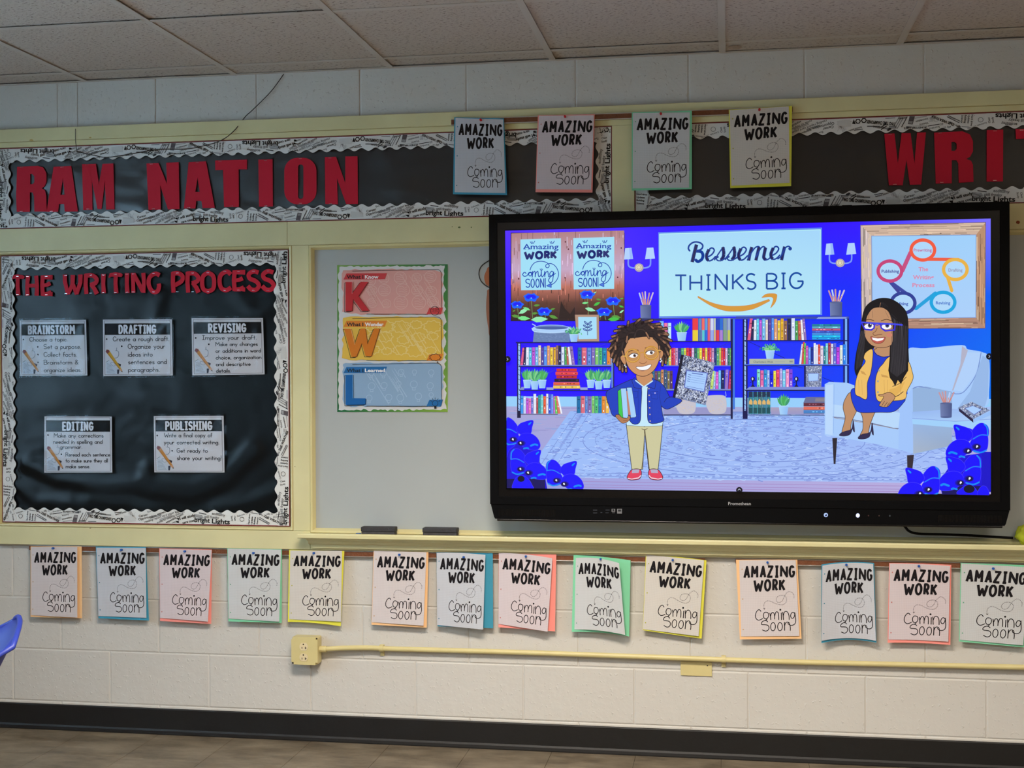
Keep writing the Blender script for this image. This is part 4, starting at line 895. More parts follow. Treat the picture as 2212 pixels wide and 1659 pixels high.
pinned('blue', Q5, [(715, 210), (1090, 213), (1112, 762), (735, 745)], [(720, 218), (1088, 220), (1093, 742), (735, 728)], (910, 235), L_+'blue paper, second in the lower row', curl=(0, .002, .004, 0))
pinned('pink', Q5, [(1188, 223), (1582, 232), (1577, 787), (1195, 765)], [(1193, 228), (1580, 236), (1553, 770), (1195, 742)], (1383, 245), L_+'pink paper, third in the lower row', curl=(0, .002, .006, .001))
pinned('green', Q5, [(1697, 220), (2105, 229), (2103, 780), (1705, 768)], [(1701, 225), (2098, 233), (2085, 770), (1707, 748)], (1895, 257), L_+'mint green paper, fourth in the lower row', curl=(0, .002, .005, 0))
pinned('yellow', Q6, [(85, 233), (497, 243), (470, 805), (75, 772)], [(93, 238), (480, 242), (472, 770), (85, 752)], (272, 258), L_+'yellow paper just above the outlet box', archb=(0, .004), curl=(0, .003, .005, 0))
pinned('peach', Q6, [(715, 238), (1125, 250), (1112, 815), (700, 793)], [(718, 241), (1110, 252), (1088, 800), (703, 775)], (910, 270), L_+'peach paper under the two erasers', curl=(0, .003, .006, 0))
pinned('blue', Q6, [(1185, 243), (1605, 255), (1608, 820), (1193, 805)], [(1187, 256), (1550, 272), (1533, 830), (1190, 795)], (1392, 287), L_+'blue paper, twisted so a wide blue edge shows', curl=(0, .014, .022, 0), archf=(.003, 0))
pinned('pink', Q6, [(1650, 248), (2080, 268), (2070, 843), (1647, 812)], [(1652, 256), (2050, 297), (2015, 845), (1647, 787)], (1855, 282), L_+'pink paper, tilted, under the left corner of the display', curl=(0, .012, .014, 0), archf=(.004, .0))
pinned('green', Q7, [(225, 300), (695, 345), (683, 972), (210, 935)], [(243, 325), (600, 368), (650, 960), (232, 915)], (452, 330), L_+'mint green paper with its white sheet curling forward', archb=(.003, .006), archf=(.008, .006), curl=(0, .030, .022, 0))
pinned('yellow', Q7, [(820, 293), (1320, 345), (1280, 990), (795, 920)], [(825, 298), (1300, 345), (1255, 970), (797, 912)], (1042, 342), L_+'yellow paper above the blank cover plate', archb=(.002, 0), curl=(0, .004, .006, 0))
pinned('peach', Q7, [(1563, 340), (2068, 338), (2103, 990), (1595, 997)], [(1590, 345), (2055, 343), (2085, 968), (1605, 972)], (1822, 362), L_+'peach paper at the start of the right cork rail', curl=(0, .002, .003, 0))
pinned('blue', Q8, [(520, 385), (960, 372), (980, 1038), (520, 1042)], [(528, 394), (952, 380), (975, 1022), (522, 1022)], (727, 387), L_+'blue paper, bowed outward at its sides', archb=(.006, .009), archf=(.006, .007), curl=(.004, .004, .004, .004), bulge=-.012, db=.032)
pinned('pink', Q8, [(1085, 373), (1605, 388), (1597, 1057), (1073, 1038)], [(1090, 376), (1595, 397), (1580, 1030), (1080, 1012)], (1333, 398), L_+'pink paper, last pink one along the right cork rail', archb=(.002, .003), archf=(.002, .002), curl=(0, .003, .004, 0))
pinned('green', Q8, [(1683, 371), (2260, 390), (2230, 1078), (1668, 1028)], [(1690, 376), (2250, 408), (2205, 1060), (1675, 1013)], (1953, 418), L_+'mint green paper cut off at the lower right', curl=(0, .004, .005, 0))
pinned('blue', (700, 200, .36166), [(778, 147), (1075, 155), (1093, 612), (770, 607)], [(785, 152), (1070, 160), (1083, 600), (780, 595)], (937, 165), L_+'blue paper beside the banner letters above the display', pinc='red', db=.046)
pinned('pink', (700, 200, .36166), [(1277, 135), (1617, 130), (1603, 597), (1263, 595)], [(1283, 138), (1613, 135), (1595, 580), (1267, 577)], (1440, 145), L_+'pink paper over the end of the RAM NATION banner', pinc='red', db=.046)
pinned('green', (700, 200, .36166), [(1838, 117), (2197, 108), (2197, 577), (1837, 585)], [(1845, 122), (2185, 118), (2180, 568), (1843, 572)], (2012, 128), L_+'mint green paper in the row above the display', pinc='red', db=.046)
pinned('yellow', (1400, 180, .36709), [(475, 155), (847, 132), (842, 605), (483, 617)], [(480, 158), (828, 135), (833, 585), (490, 603)], (655, 157), L_+'yellow paper in the row above the display', pinc='red', db=.046)
# ================================================================== wall display
DD = .120
def axz(a, b, c, d, dep): # px corners TL TR BR BL -> x0,x1,z0,z1
    A, B, C, D_ = [P(*p, dep) for p in (a, b, c, d)]
    return (A.x+D_.x)/2, (B.x+C.x)/2, (C.z+D_.z)/2, (A.z+B.z)/2
ox = axz((1057, 465), (2179.5, 435), (2181, 1106), (1060, 1085), DD)
gx = axz((1075, 481), (2159, 454), (2162, 1087), (1077, 1070), DD)
sx = axz((1091, 498), (2140, 471), (2141, 1070), (1094, 1054.5), DD)
tv = thing('interactive_display', 'large black wall-mounted classroom touch display showing a cartoon reading room', 'display', ((ox[0]+ox[1])/2, -.03, ox[2]))
obj('rear_housing', box(BM(), ox[0]+.03, ox[1]-.03, -.085, -.030, ox[2]+.02, ox[3]-.03, .006), M_BLACK, tv)
obj('wall_mount', box(BM(), -.35, .42, -.0295, -.0095, ox[2]+.25, ox[3]-.25, .002), M_BLACK, tv)
def ring(name, o, i, d0, d1, m, bev=0):
    bm = BM()
    prism(bm, [(o[0], o[2]), (o[1], o[2]), (o[1], o[3]), (o[0], o[3])], d0, d1, [[(i[0], i[2]), (i[1], i[2]), (i[1], i[3]), (i[0], i[3])]])
    return obj(name, bm, m, tv)
ring('bezel_frame', ox, gx, .0855, DD+.010, M_BLACK)
ring('glass_border', gx, sx, .110, DD+.0045, M_BLACK2)
obj('screen_backing', box(BM(), gx[0], gx[1], -.1095, -.086, gx[2], gx[3]), M_BLACK2, tv)
# lower speaker bar with slanted ends
b0, b1 = P(1068, 1116, DD), P(2172, 1140, DD); zb_ = (b0.z+b1.z)/2
bm = BM(); prism(bm, [(ox[0]+.002, ox[2]-.001), (ox[0]+.003, ox[2]-.006), (b0.x, zb_+.006), (b0.x+.004, zb_), (b1.x-.004, zb_), (b1.x, zb_+.006), (ox[1]-.003, ox[2]-.006), (ox[1]-.002, ox[2]-.001)], .0855, DD+.006)
obj('speaker_bar', bm, M_BLACK, tv)
bm = BM(); box(bm, b0.x+.01, b1.x-.01, -(DD+.004), -.09, zb_-.008, zb_-.0003, .002); obj('lower_lip', bm, M_BLACK2, tv)
gr = BM()
for s_, base_x in ((1, ox[0]+.03), (-1, ox[1]-.03)):
    gr = BM()
    for i in range(46):
        x = base_x+s_*i*.0045; box(gr, x, x+.0022, -(DD+.0064), -(DD+.0060), ox[2]-.042, ox[2]-.018)
    obj('speaker_grille', gr, M_BLACK2, tv)['kind'] = 'stuff'
lg = Canvas(pxmap(DD+.0102), step=1e-5, base=1e-4)
lg.text('Promethean', 1573, 1091, 9.5, (170, 172, 176), .012, x1=1622); lg.build('maker_lettering', M_PRINT, tv)
M_LED = colmat('led', emit=1.6)
def led(px, py, r, col, name='power_light', ring_=False):
    c = Canvas(pxmap(DD+.0062), step=1e-5, base=1e-4)
    if ring_: c.ring(px, py, r, r, 1.6, col); c.stroke([(px, py-r*.6), (px, py)], 1.6, col)
    else: c.ell(px, py, r, r*1.1, col)
    c.build(name, M_LED, tv)
led(1784, 1112.5, 3.6, (170, 190, 255), ring_=True); led(1853, 1113.5, 4.2, (205, 210, 255), 'indicator_light'); led(1876, 1113.8, 1.4, (52, 26, 24), 'indicator_light'); led(1899, 1114, 1.4, (52, 36, 28), 'indicator_light'); led(1922, 1114.3, 2.0, (34, 38, 40), 'indicator_light')
pt = Canvas(pxmap(DD+.0062), step=1e-5, base=1e-4)
for a in ((1281, 1101, 1290, 1103), (1281, 1107, 1290, 1109), (1297, 1106, 1301, 1108), (1308, 1101, 1317, 1102.5), (1308, 1107, 1315, 1108.5)): pt.rect(*a, (62, 66, 74))
for a in ((1321, 1099, 1329, 1105.5), (1333, 1099, 1343.5, 1109.5)): pt.rect(*a, (120, 122, 126))
pt.rect(1335, 1101, 1341.5, 1105, (40, 42, 46)); pt.rect(1322, 1107, 1328.5, 1108, (110, 112, 116)); pt.ell(1325, 1102, 2, 2, (30, 32, 36)); pt.build('port_marks', M_PRINT, tv)
# ------------------------------------------------------------------ the picture on the screen (a flat lit image)
cv = Canvas(pxmap(DD), step=5e-6, base=1e-4)
random.seed(21)
def _clip(p):
    x, y = p; x = min(max(x, 1091.6+.006*(y-498)), 2140.3)
    return (x, min(max(y, 498.2-.02574*(x-1091)), 1054.2+.01485*(x-1094)))
cv.clip = _clip
BL = (40, 4, 255); K = (16, 14, 40)
A0 = lambda: cv.at(1280, 670, .15068)
B0 = lambda: cv.at(1590, 670, .15067)
C0 = lambda: cv.at(1090, 670, .15066)
D0_ = lambda: cv.at(1770, 640, .22905)
E0 = lambda: cv.at(1080, 890, .10852)
F0 = lambda: cv.at(1920, 900, .1085)
G0 = lambda: cv.at(1090, 480, .13261)
H0 = lambda: cv.at(1420, 490, .16275)
I0 = lambda: cv.at(1600, 430, .27667)
K0 = lambda: cv.at(1050, 780, .27125)
N0 = lambda: cv.at(0, 0, 1)
# wall colour, then skirting, floor and rug
_gx = (1080, 1500, 1850, 2160); _gy = (440, 640, 880)
_gc = (((84, 44, 255), (42, 4, 255), (52, 20, 255), (120, 110, 255)), ((40, 2, 255), (38, 0, 255), (12, 44, 250), (0, 94, 245)), ((36, 2, 250), (28, 22, 252), (4, 68, 246), (8, 116, 240)))
for j in range(2):
    for i in range(3): cv.quad([(_gx[i], _gy[j]), (_gx[i+1], _gy[j]), (_gx[i+1], _gy[j+1]), (_gx[i], _gy[j+1])], [_gc[j][i], _gc[j][i+1], _gc[j+1][i+1], _gc[j+1][i]])
cv.quad([(1080, 856), (2160, 862), (2160, 880), (1080, 878)], [(150, 206, 250)]*4)
cv.quad([(1080, 878), (2160, 880), (2160, 1080), (1080, 1068)], [(166, 166, 214), (160, 176, 226), (186, 172, 222), (150, 160, 224)])
for i in range(30): x = 1090+random.random()*150; y = 882+random.random()*50; cv.stroke([(x, y), (x+30+random.random()*50, y+random.uniform(-1, 1))], random.uniform(.6, 1.6), random.choice([(150, 150, 206), (186, 174, 206), (140, 170, 226)]))
for y in (1040, 1047, 1052): cv.stroke([(1240, y), (1950, y+10)], 1, (160, 130, 190))
cv.quad([(1232, 888), (2020, 892), (2160, 1046), (1130, 1030)], [(150, 184, 246), (152, 184, 246), (166, 190, 246), (158, 190, 248)])
rg = (118, 142, 216); rl = (184, 208, 252)
def rug(u, v):      # rug coordinates to the picture
    a = (1232+u*788, 888+u*4); b = (1130+u*1030, 1030+u*16); t = v**1.25
    return (a[0]*(1-t)+b[0]*t, a[1]*(1-t)+b[1]*t)
cv.k += 1
for w in (.02, .055): cv.stroke([rug(w, w), rug(1-w, w), rug(1-w, 1-w), rug(w, 1-w), rug(w, w)], 1.1, rg, layer=False)
for k in range(60):
    for s_ in (.037, .963): p = rug(s_, .02+k/62); cv.ell(p[0], p[1], 3.4, .8, rg, 8, layer=False)
    p = rug(.04+k/64, .965); cv.ell(p[0], p[1], 3.6, 1.2, rg, 8, layer=False)
cx, cy = .5, .47
for R_k, wv in ((.43, 0), (.40, 0), (.33, 0), (.27, 0), (.16, 0), (.10, 0)):
    cv.stroke([rug(cx+R_k*.98*math.cos(a), cy+R_k*math.sin(a)*1.12) for a in [k*math.pi/40 for k in range(81)] if 0 < cy+R_k*math.sin(a)*1.12 < 1], 1.5 if R_k in (.43, .27) else .9, rg, layer=False)
for R_k, n, r1, r2 in ((.365, 44, 6, 2.2), (.30, 34, 7, 2.4), (.215, 26, 9, 3.0), (.13, 14, 8, 3), (.05, 6, 6, 3)):
    for k in range(n):
        a = 2*math.pi*k/n; v = cy+R_k*math.sin(a)*1.12
        if .02 < v < .98:
            p = rug(cx+R_k*.98*math.cos(a), v); s_ = .6+.7*v; cv.ring(p[0], p[1], r1*s_, r2*s_, .9, rg, 10); cv.ell(p[0]+2, p[1], r1*.45*s_, r2*.4*s_, rg, 8)
for i in range(1500):
    if i % 300 == 0: cv.k += 1
    u, v = random.random(), random.random(); p = rug(u, v); s_ = .5+.8*v; c = random.choice([rg, (132, 156, 226), rl, (140, 160, 228)])
    cv.stroke([(p[0], p[1]), (p[0]+random.uniform(3, 7)*s_, p[1]+random.uniform(-2, 2)*s_), (p[0]+random.uniform(7, 14)*s_, p[1]+random.uniform(-2.4, 2.4)*s_)], random.uniform(.8, 2.0), c, smooth=2, layer=False)
# ---- picture of boards and flowers (upper left)
G0(); cv.rect(100, 172, 1955, 1612, (22, 12, 40))
P_ = [(110, 182), (1948, 135), (1950, 1590), (110, 1606)]
def pl(u, v): return (P_[0][0]+(P_[1][0]-P_[0][0])*u+(P_[3][0]-P_[0][0])*v*(1-u)+(P_[2][0]-P_[1][0])*v*u, P_[0][1]*(1-u)*(1-v)+P_[1][1]*u*(1-v)+P_[2][1]*u*v+P_[3][1]*(1-u)*v)
bands = [0, .42, .62, .8, 1]; bc = [(176, 128, 130), (196, 166, 196), (186, 112, 96), (92, 56, 46), (40, 28, 28)]
for i in range(4): cv.quad([pl(0, bands[i]), pl(1, bands[i]), pl(1, bands[i+1]), pl(0, bands[i+1])], [bc[i], bc[i], bc[i+1], bc[i+1]])
for i in range(260):
    u, v = random.random(), random.random(); L = random.uniform(.02, .12); p, q = pl(u, v), pl(u, min(1, v+L)); k = min(3, int(v*4))
    c = random.choice([tuple(x*.8 for x in bc[k]), tuple(min(255, x*1.16) for x in bc[k]), (206, 186, 210) if k < 2 else (70, 40, 34)]); cv.stroke([p, q], random.uniform(4, 16), c)
for u in (.19, .42, .57, .88): cv.stroke([pl(u, 0), pl(u, 1)], 5, (84, 54, 60))
cv.poly([pl(.42, .98), pl(.57, .98), pl(.56, .85), pl(.52, .93), pl(.47, .86), pl(.44, .78)], (40, 26, 26))
for (x, y) in ((230, 922), (985, 905), (1842, 898), (1900, 420), (1040, 440), (990, 320)): cv.ell(x, y, 12, 14, (96, 44, 60))
def leaf(x, y, a, L, w, c): 
    ca, sa = math.cos(a), math.sin(a); cv.poly([(x+(t*ca-s*sa)*L, y+(t*sa+s*ca)*L) for t, s in [(0, 0), (.3, w), (.6, w), (1, 0), (.6, -w), (.3, -w)]], c)
gn = [(120, 226, 140), (66, 190, 70), (150, 232, 180), (88, 150, 60)]
for (ox_, fl_) in ((0, ((430, 1225, 118, 72), (205, 1345, 100, 62), (645, 1455, 112, 72))), (0, ((1345, 1180, 118, 72), (1765, 1285, 116, 72), (1620, 1460, 120, 72)))):
    for (x, y, a, b) in fl_: cv.stroke([(x, y), (x+30, 1590)], 9, (110, 150, 90))
for (x, y, a, L) in ((110, 1520, .15, 150), (210, 1560, .05, 210), (430, 1590, -.05, 280), (440, 1490, -.1, 110), (230, 1490, -.5, 190), (300, 1390, .35, 130), (720, 1520, .3, 160), (740, 1430, -.3, 90), (130, 1460, -.6, 60), (470, 1360, -.1, 110), (1310, 1400, .25, 180), (1740, 1530, .15, 160), (1680, 1585, -.05, 200), (1450, 1360, -.5, 130), (1490, 1250, .2, 90), (1260, 1320, -.1, 110), (1870, 1480, -.6, 90), (1545, 1550, -.8, 60), (1880, 1250, -.2, 60), (1440, 1170, -.6, 70), (1860, 1360, .3, 90)): leaf(x, y, a, L, .16, random.choice(gn))
for (x, y, a, b) in ((430, 1225, 118, 66), (205, 1345, 100, 60), (645, 1455, 112, 68), (1345, 1180, 118, 70), (1765, 1285, 116, 68), (1620, 1460, 120, 68)):
    cv.poly([(x+a*(1+.13*math.cos(5*q+1))*math.cos(q), y+b*(1+.16*math.cos(6*q))*math.sin(q)) for q in [k*math.pi/20 for k in range(40)]], (8, 96, 248)); cv.ell(x, y-6, a*.72, b*.6, (16, 20, 250)); cv.ell(x, y+b*.5, a*.3, b*.28, (0, 110, 250)); cv.ell(x, y+12, 16, 10, (40, 150, 250)); cv.ell(x+6, y+10, 7, 6, (210, 240, 255))
for dx, dy, cc in ((0, 0, ((258, 280), (918, 262), (918, 1100), (268, 1108))), (858, -14, ((1118, 258), (1787, 240), (1785, 1086), (1125, 1096)))):
    cv.poly(cc, (160, 222, 246))
    nb = (18, 60, 170); o = (dx, dy)
    T_ = lambda pts: [(x+dx, y+dy) for x, y in pts]
    cv.text('Amazing', 302+dx, 438+dy, 118, nb, .012, x1=880+dx, rot=0)
    for x in (416, 735):
        for a, b in (((0, 10), (28, 50)), ((28, 5), (40, 45)), ((78, 0), (50, 45))): cv.stroke(T_([(x+a[0], 305+a[1]), (x+b[0], 305+b[1])]), 11, nb, cap=False)
    for q in ((308, 436, 350), (380, 436, 420)): cv.stroke(T_([(q[0], q[1]), (q[2], q[1])]), 10, nb)
    for c, b in zip('WORK', ((312, 466, 492, 612), (494, 464, 630, 610), (640, 462, 745, 606), (745, 458, 858, 604))): cv.glyph(c, b[0]+dx, b[1]+dy, b[2]+dx, b[3]+dy, 40, (30, 40, 110), cap=False)
    cv.stroke(T_([(415, 780), (440, 715), (500, 655), (590, 636), (680, 655), (725, 700), (715, 735), (685, 740), (668, 715), (690, 685), (760, 675), (830, 720), (875, 810), (870, 900), (820, 980), (755, 1022)]), 12, nb, smooth=5)
    cv.plo(T_([(690, 1035), (755, 998), (758, 1060)]), (70, 120, 220), nb, 9)
    cv.stroke(T_([(350, 835), (325, 815), (295, 850), (320, 882), (365, 870), (395, 825), (430, 815), (440, 850), (415, 878), (390, 850), (410, 822), (455, 830)]), 13, nb, smooth=5)
    cv.stroke(T_([(455, 800), (450, 895), (460, 830), (490, 800), (500, 840), (498, 890), (510, 830), (540, 800), (548, 850), (560, 888), (590, 860), (598, 790), (600, 860), (615, 890), (645, 850), (655, 800), (655, 888), (665, 830), (700, 800), (712, 850), (720, 890), (745, 870)]), 13, nb, smooth=5)
    cv.stroke(T_([(795, 815), (765, 800), (735, 840), (750, 880), (785, 850), (800, 810), (790, 900), (780, 960), (745, 985), (715, 950), (740, 900), (790, 860), (828, 835)]), 13, nb, smooth=5)
    for a, b in (((578, 760), (590, 785)), ((600, 755), (600, 782)), ((620, 762), (608, 785))): cv.stroke(T_([a, b]), 9, nb)
    for c, b in zip('SOON', ((338, 920, 418, 1068), (422, 918, 492, 1070), (502, 918, 570, 1070), (578, 915, 646, 1066))): cv.glyph(c, b[0]+dx, b[1]+dy, b[2]+dx, b[3]+dy, 15, nb)
    cv.stroke(T_([(663, 915), (664, 1062)]), 14, nb)
# ---- title panel
H0(); cv.poly([(12, 72), (2185, 10), (2188, 1170), (20, 1212)], (96, 136, 238)); cv.quad([(30, 95), (2165, 38), (2158, 1155), (35, 1182)], [(168, 220, 248), (164, 214, 250), (182, 232, 246), (184, 236, 244)])
cv.stroke([(30, 95), (2165, 38), (2158, 1155), (35, 1182), (30, 95)], 10, (186, 244, 240))
ns = (24, 60, 150); nd = (34, 34, 84)
def script(pts, w, c=None): cv.stroke(smoothpts(pts, 5), w, ns, cap=True); 
def fat(pts, w=48): cv.stroke(smoothpts(pts, 3), w, ns, cap=False); cv.stroke(smoothpts(pts, 3), w-18, nd, cap=False)
script([(430, 318), (412, 290), (425, 245), (480, 205), (550, 205), (600, 240), (590, 290), (530, 318), (500, 322)], 22); script([(520, 322), (580, 330), (605, 375), (590, 430), (540, 462), (510, 440)], 40)
fat([(520, 235), (490, 350), (462, 468)])
def e_(x, y, s=1):
    script([(x+40*s, y+110), (x+85*s, y+80), (x+115*s, y+30), (x+95*s, y-2), (x+60*s, y+5), (x+22*s, y+70), (x+12*s, y+125), (x+40*s, y+165), (x+85*s, y+155), (x+130*s, y+110)], 20)
    fat([(x+45*s, y+15), (x+14*s, y+85), (x+18*s, y+140), (x+40*s, y+160)], 44)
def s_g(x, y):
    script([(x-75, y+165), (x-20, y+80), (x+38, y-2)], 18); fat([(x+34, y-2), (x+46, y+70), (x+38, y+130), (x+8, y+172)], 46)
    script([(x+8, y+178), (x-35, y+175), (x-52, y+145), (x-35, y+122)], 18); cv.ell(x-38, y+128, 18, 16, ns); script([(x+20, y+170), (x+70, y+145), (x+105, y+100)], 18)
e_(640, 285); s_g(835, 272); s_g(980, 268); e_(1065, 275)
fat([(1255, 268), (1228, 360), (1212, 448)], 44); script([(1195, 440), (1250, 340), (1300, 275), (1345, 262), (1360, 290)], 18); fat([(1350, 268), (1330, 350), (1308, 446)], 44); script([(1310, 400), (1370, 290), (1410, 262), (1440, 285)], 18); fat([(1436, 275), (1418, 360), (1412, 410), (1440, 438)], 44); script([(1440, 440), (1480, 425), (1520, 380)], 18)
e_(1495, 265); fat([(1690, 262), (1668, 350), (1648, 442)], 44); script([(1600, 425), (1650, 380), (1690, 290), (1735, 258), (1770, 275)], 18); cv.ell(1762, 290, 24, 24, ns)
nb = (18, 72, 158)
for c, b in zip('THINKS', ((226, 632, 396, 856), (424, 632, 596, 850), (638, 628, 716, 848), (758, 622, 936, 846), (990, 618, 1158, 842), (1172, 612, 1316, 840))): cv.glyph(c, *b, 24, nb, cap=False)
for c, b in zip('BIG', ((1440, 610, 1604, 834), (1634, 606, 1714, 830), (1746, 600, 1942, 828))): cv.glyph(c, *b, 24, nb, cap=False)
og = (214, 152, 60); oe = (196, 132, 110)
up = smoothpts([(540, 922), (700, 1000), (880, 1046), (1060, 1054), (1250, 1034), (1480, 962)], 6); dn = smoothpts([(1492, 982), (1300, 1078), (1160, 1112), (1060, 1120), (900, 1112), (720, 1050), (540, 938)], 6)
cv.stroke(up+dn+[up[0]], 8, oe); cv.poly(up+dn, og)
hd = smoothpts([(1388, 936), (1440, 895), (1520, 886), (1580, 896), (1584, 940), (1560, 1010), (1504, 1076)], 5)+smoothpts([(1504, 1074), (1530, 1000), (1538, 950), (1500, 930), (1390, 938)], 5)
cv.stroke(hd+[hd[0]], 7, oe); cv.poly(hd, og)
# ---- wall lamps
for (ox_, oy) in ((0, 0), (434.5, -10)):
    N0(); cv.at(1050+ox_, 430+oy, .27125)
    for pts in ([(1133, 480), (1135, 530), (1165, 548), (1220, 548)], [(1310, 478), (1306, 530), (1270, 548), (1220, 548)]): cv.stroke(smoothpts(pts, 4), 12, (120, 150, 250))
    cv.ell(1218, 546, 36, 34, (176, 166, 170)); cv.ell(1216, 544, 24, 22, (226, 218, 190)); cv.ring(1216, 544, 15, 14, 3, (150, 130, 120))
    cv.poly([(1108, 392), (1158, 388), (1172, 478), (1098, 482)], (176, 208, 254)); cv.poly([(1280, 388), (1332, 386), (1346, 474), (1266, 480)], (176, 208, 254)); cv.poly([(1140, 390), (1158, 388), (1172, 478), (1146, 480)], (150, 184, 250))
# ---- large wooden frame with the ring chart
I0(); fr = [(936, 205), (1912, 182), (1908, 1008), (945, 1012)]; fi = [(1022, 288), (1838, 280), (1836, 925), (1028, 935)]
for a, b in ((0, 1), (1, 2), (2, 3), (3, 0)):
    c = [(206, 178, 158), (184, 142, 112), (176, 136, 118), (204, 186, 182)][a]; cv.poly([fr[a], fr[b], fi[b], fi[a]], c)
    for i in range(40):
        t0 = random.random(); t1 = min(1, t0+random.uniform(.08, .4)); s_ = random.random()
        g_ = lambda t: tuple((fr[a][k]*(1-s_)+fi[a][k]*s_)*(1-t)+(fr[b][k]*(1-s_)+fi[b][k]*s_)*t for k in (0, 1))
        cv.stroke([g_(t0), g_(t1)], random.uniform(2, 8), random.choice([tuple(v*.78 for v in c), tuple(min(255, v*1.15) for v in c), tuple(v*.62 for v in c), (222, 200, 170)]))
    cv.stroke([fr[a], fr[b]], 5, (110, 90, 110))
cv.quad(fi, [(156, 206, 250), (160, 208, 250), (172, 208, 250), (166, 200, 250)]); cv.stroke(fi+[fi[0]], 5, (130, 150, 200))
cv.stroke([(1230, 720), (1170, 650)], 26, (64, 66, 150)); cv.stroke([(1262, 560), (1325, 420)], 32, (198, 80, 130)); cv.stroke([(1460, 470), (1700, 472)], 26, (236, 96, 70)); cv.stroke([(1600, 560), (1648, 715)], 26, (230, 176, 70)); cv.stroke([(1368, 855), (1520, 735)], 28, (36, 160, 220)); cv.stroke([(1180, 655), (1290, 735)], 26, (60, 72, 160))
for (x, y, c) in ((1165, 562, (196, 70, 122)), (1422, 398, (240, 92, 66)), (1676, 550, (232, 178, 72)), (1580, 806, (30, 164, 222)), (1268, 812, (52, 66, 150))): cv.ring(x, y, 92, 78, 27, c, 32); cv.ell(x, y, 79, 65, (176, 216, 250), 26)
sm = (70, 92, 190)
for s_, x0_, x1_, y, c in (('Prewriting', 1350, 1492, 410, (190, 110, 160)), ('Publishing', 1100, 1236, 575, (60, 60, 150)), ('Drafting', 1622, 1732, 566, (150, 150, 180)), ('Revising', 1524, 1636, 822, (60, 110, 200)), ('Editing', 1212, 1308, 828, (50, 80, 180))): cv.text(s_, x0_, y, 34, c, .02, x1=x1_)
for s_, x0_, x1_, y in (('The', 1388, 1464, 562), ('Writing', 1344, 1508, 625), ('Process', 1340, 1514, 686)): cv.text(s_, x0_, y, 44, (216, 140, 176), .03, x1=x1_)
# ---- pencil cups
def cup(cx, top, bot, w, pt_):
    for dx, h in ((-.55, .95), (-.3, 1), (-.05, 1.05), (.3, .95), (.62, .98)): cv.stroke([(cx+dx*w*.3, top+4), (cx+dx*w*1.05, top-pt_*h)], w*.13, random.choice([(206, 190, 214), (196, 150, 160), (186, 206, 246)])); cv.stroke([(cx+dx*w*.3, top), (cx+dx*w*.7, top-pt_*.5)], w*.06, (206, 130, 110))
    cv.quad([(cx-w*.5, top), (cx+w*.5, top), (cx+w*.47, bot), (cx-w*.47, bot)], [(110, 124, 170), (70, 82, 128), (74, 88, 140), (112, 128, 178)]); cv.ell(cx, top, w*.5, w*.08, (86, 98, 146)); cv.ell(cx, bot, w*.47, w*.07, (74, 88, 140))
N0(); cup(1395, 660, 688, 24, 28); cup(1806, 653, 683, 27, 26)
# ---- shelves, books, plants
SH = (18, 22, 110); SHL = (140, 160, 216)
bookc = [(226, 96, 140), (30, 36, 90), (222, 230, 250), (92, 200, 230), (186, 92, 214), (120, 190, 240), (226, 210, 190), (90, 70, 150), (90, 150, 240), (228, 160, 110), (232, 196, 60), (220, 170, 40), (150, 110, 80), (40, 44, 70), (216, 226, 246), (84, 170, 90), (196, 100, 80), (236, 236, 250), (140, 110, 180)]
brt = [(60, 150, 240), (200, 214, 250), (196, 84, 220), (232, 110, 190), (110, 120, 220), (226, 230, 248), (190, 70, 70), (40, 150, 150), (120, 210, 210), (236, 96, 60), (230, 234, 252), (60, 90, 220), (110, 150, 245), (190, 110, 200), (100, 220, 90), (224, 120, 100), (236, 240, 252)]
pas = [(20, 110, 170), (218, 110, 130), (100, 140, 220), (130, 110, 180), (130, 200, 110), (80, 190, 120), (20, 130, 180), (232, 140, 50), (240, 190, 80)]
sun = [(230, 200, 70), (210, 50, 70), (230, 80, 90), (196, 150, 190), (40, 60, 120), (90, 170, 110), (200, 210, 60), (226, 70, 60), (200, 40, 60), (210, 180, 210), (50, 110, 100), (110, 190, 90), (230, 210, 60), (220, 60, 60)]
def books(x0, x1, base, top, cols, lean0=0, lean1=0, bs=0, detail=1, vary=.12, slope=0):
    n = len(cols); ws = [random.uniform(.75, 1.3) for _ in cols]; S_ = sum(ws); x = x0
    for i, c in enumerate(cols):
        w = ws[i]/S_*(x1-x0); t = top+random.random()*vary*(base-top); by = base+slope*(x-x0)
        le = lean0*max(0, 1-i/2.5)+lean1*max(0, 1-(n-1-i)/2.5)
        q = [(x+le, t), (x+w*.94+le, t), (x+w*.94, by), (x, by)]; cv.poly(q, c)
        if detail:
            d = tuple(v*.62 for v in c); l = tuple(min(255, v*1.1+26) for v in c)
            cv.stroke([(x+w*.06+le, t), (x+w*.06, by)], w*.14, d, cap=False)
            yy = t+(by-t)*random.uniform(.12, .25); cv.stroke([(x+w*.2+le*.8, yy), (x+w*.8+le*.8, yy)], (by-t)*.05, random.choice([d, l]), cap=False)
            for k in range(random.randint(1, 4)):
                a = random.uniform(.3, .85); cv.stroke([(x+w*.5+le*(1-a), t+(by-t)*a), (x+w*.5+le*(1-a-.1), t+(by-t)*(a+.08))], w*.28, random.choice([d, l, (240, 240, 250)]), cap=False)
        x += w
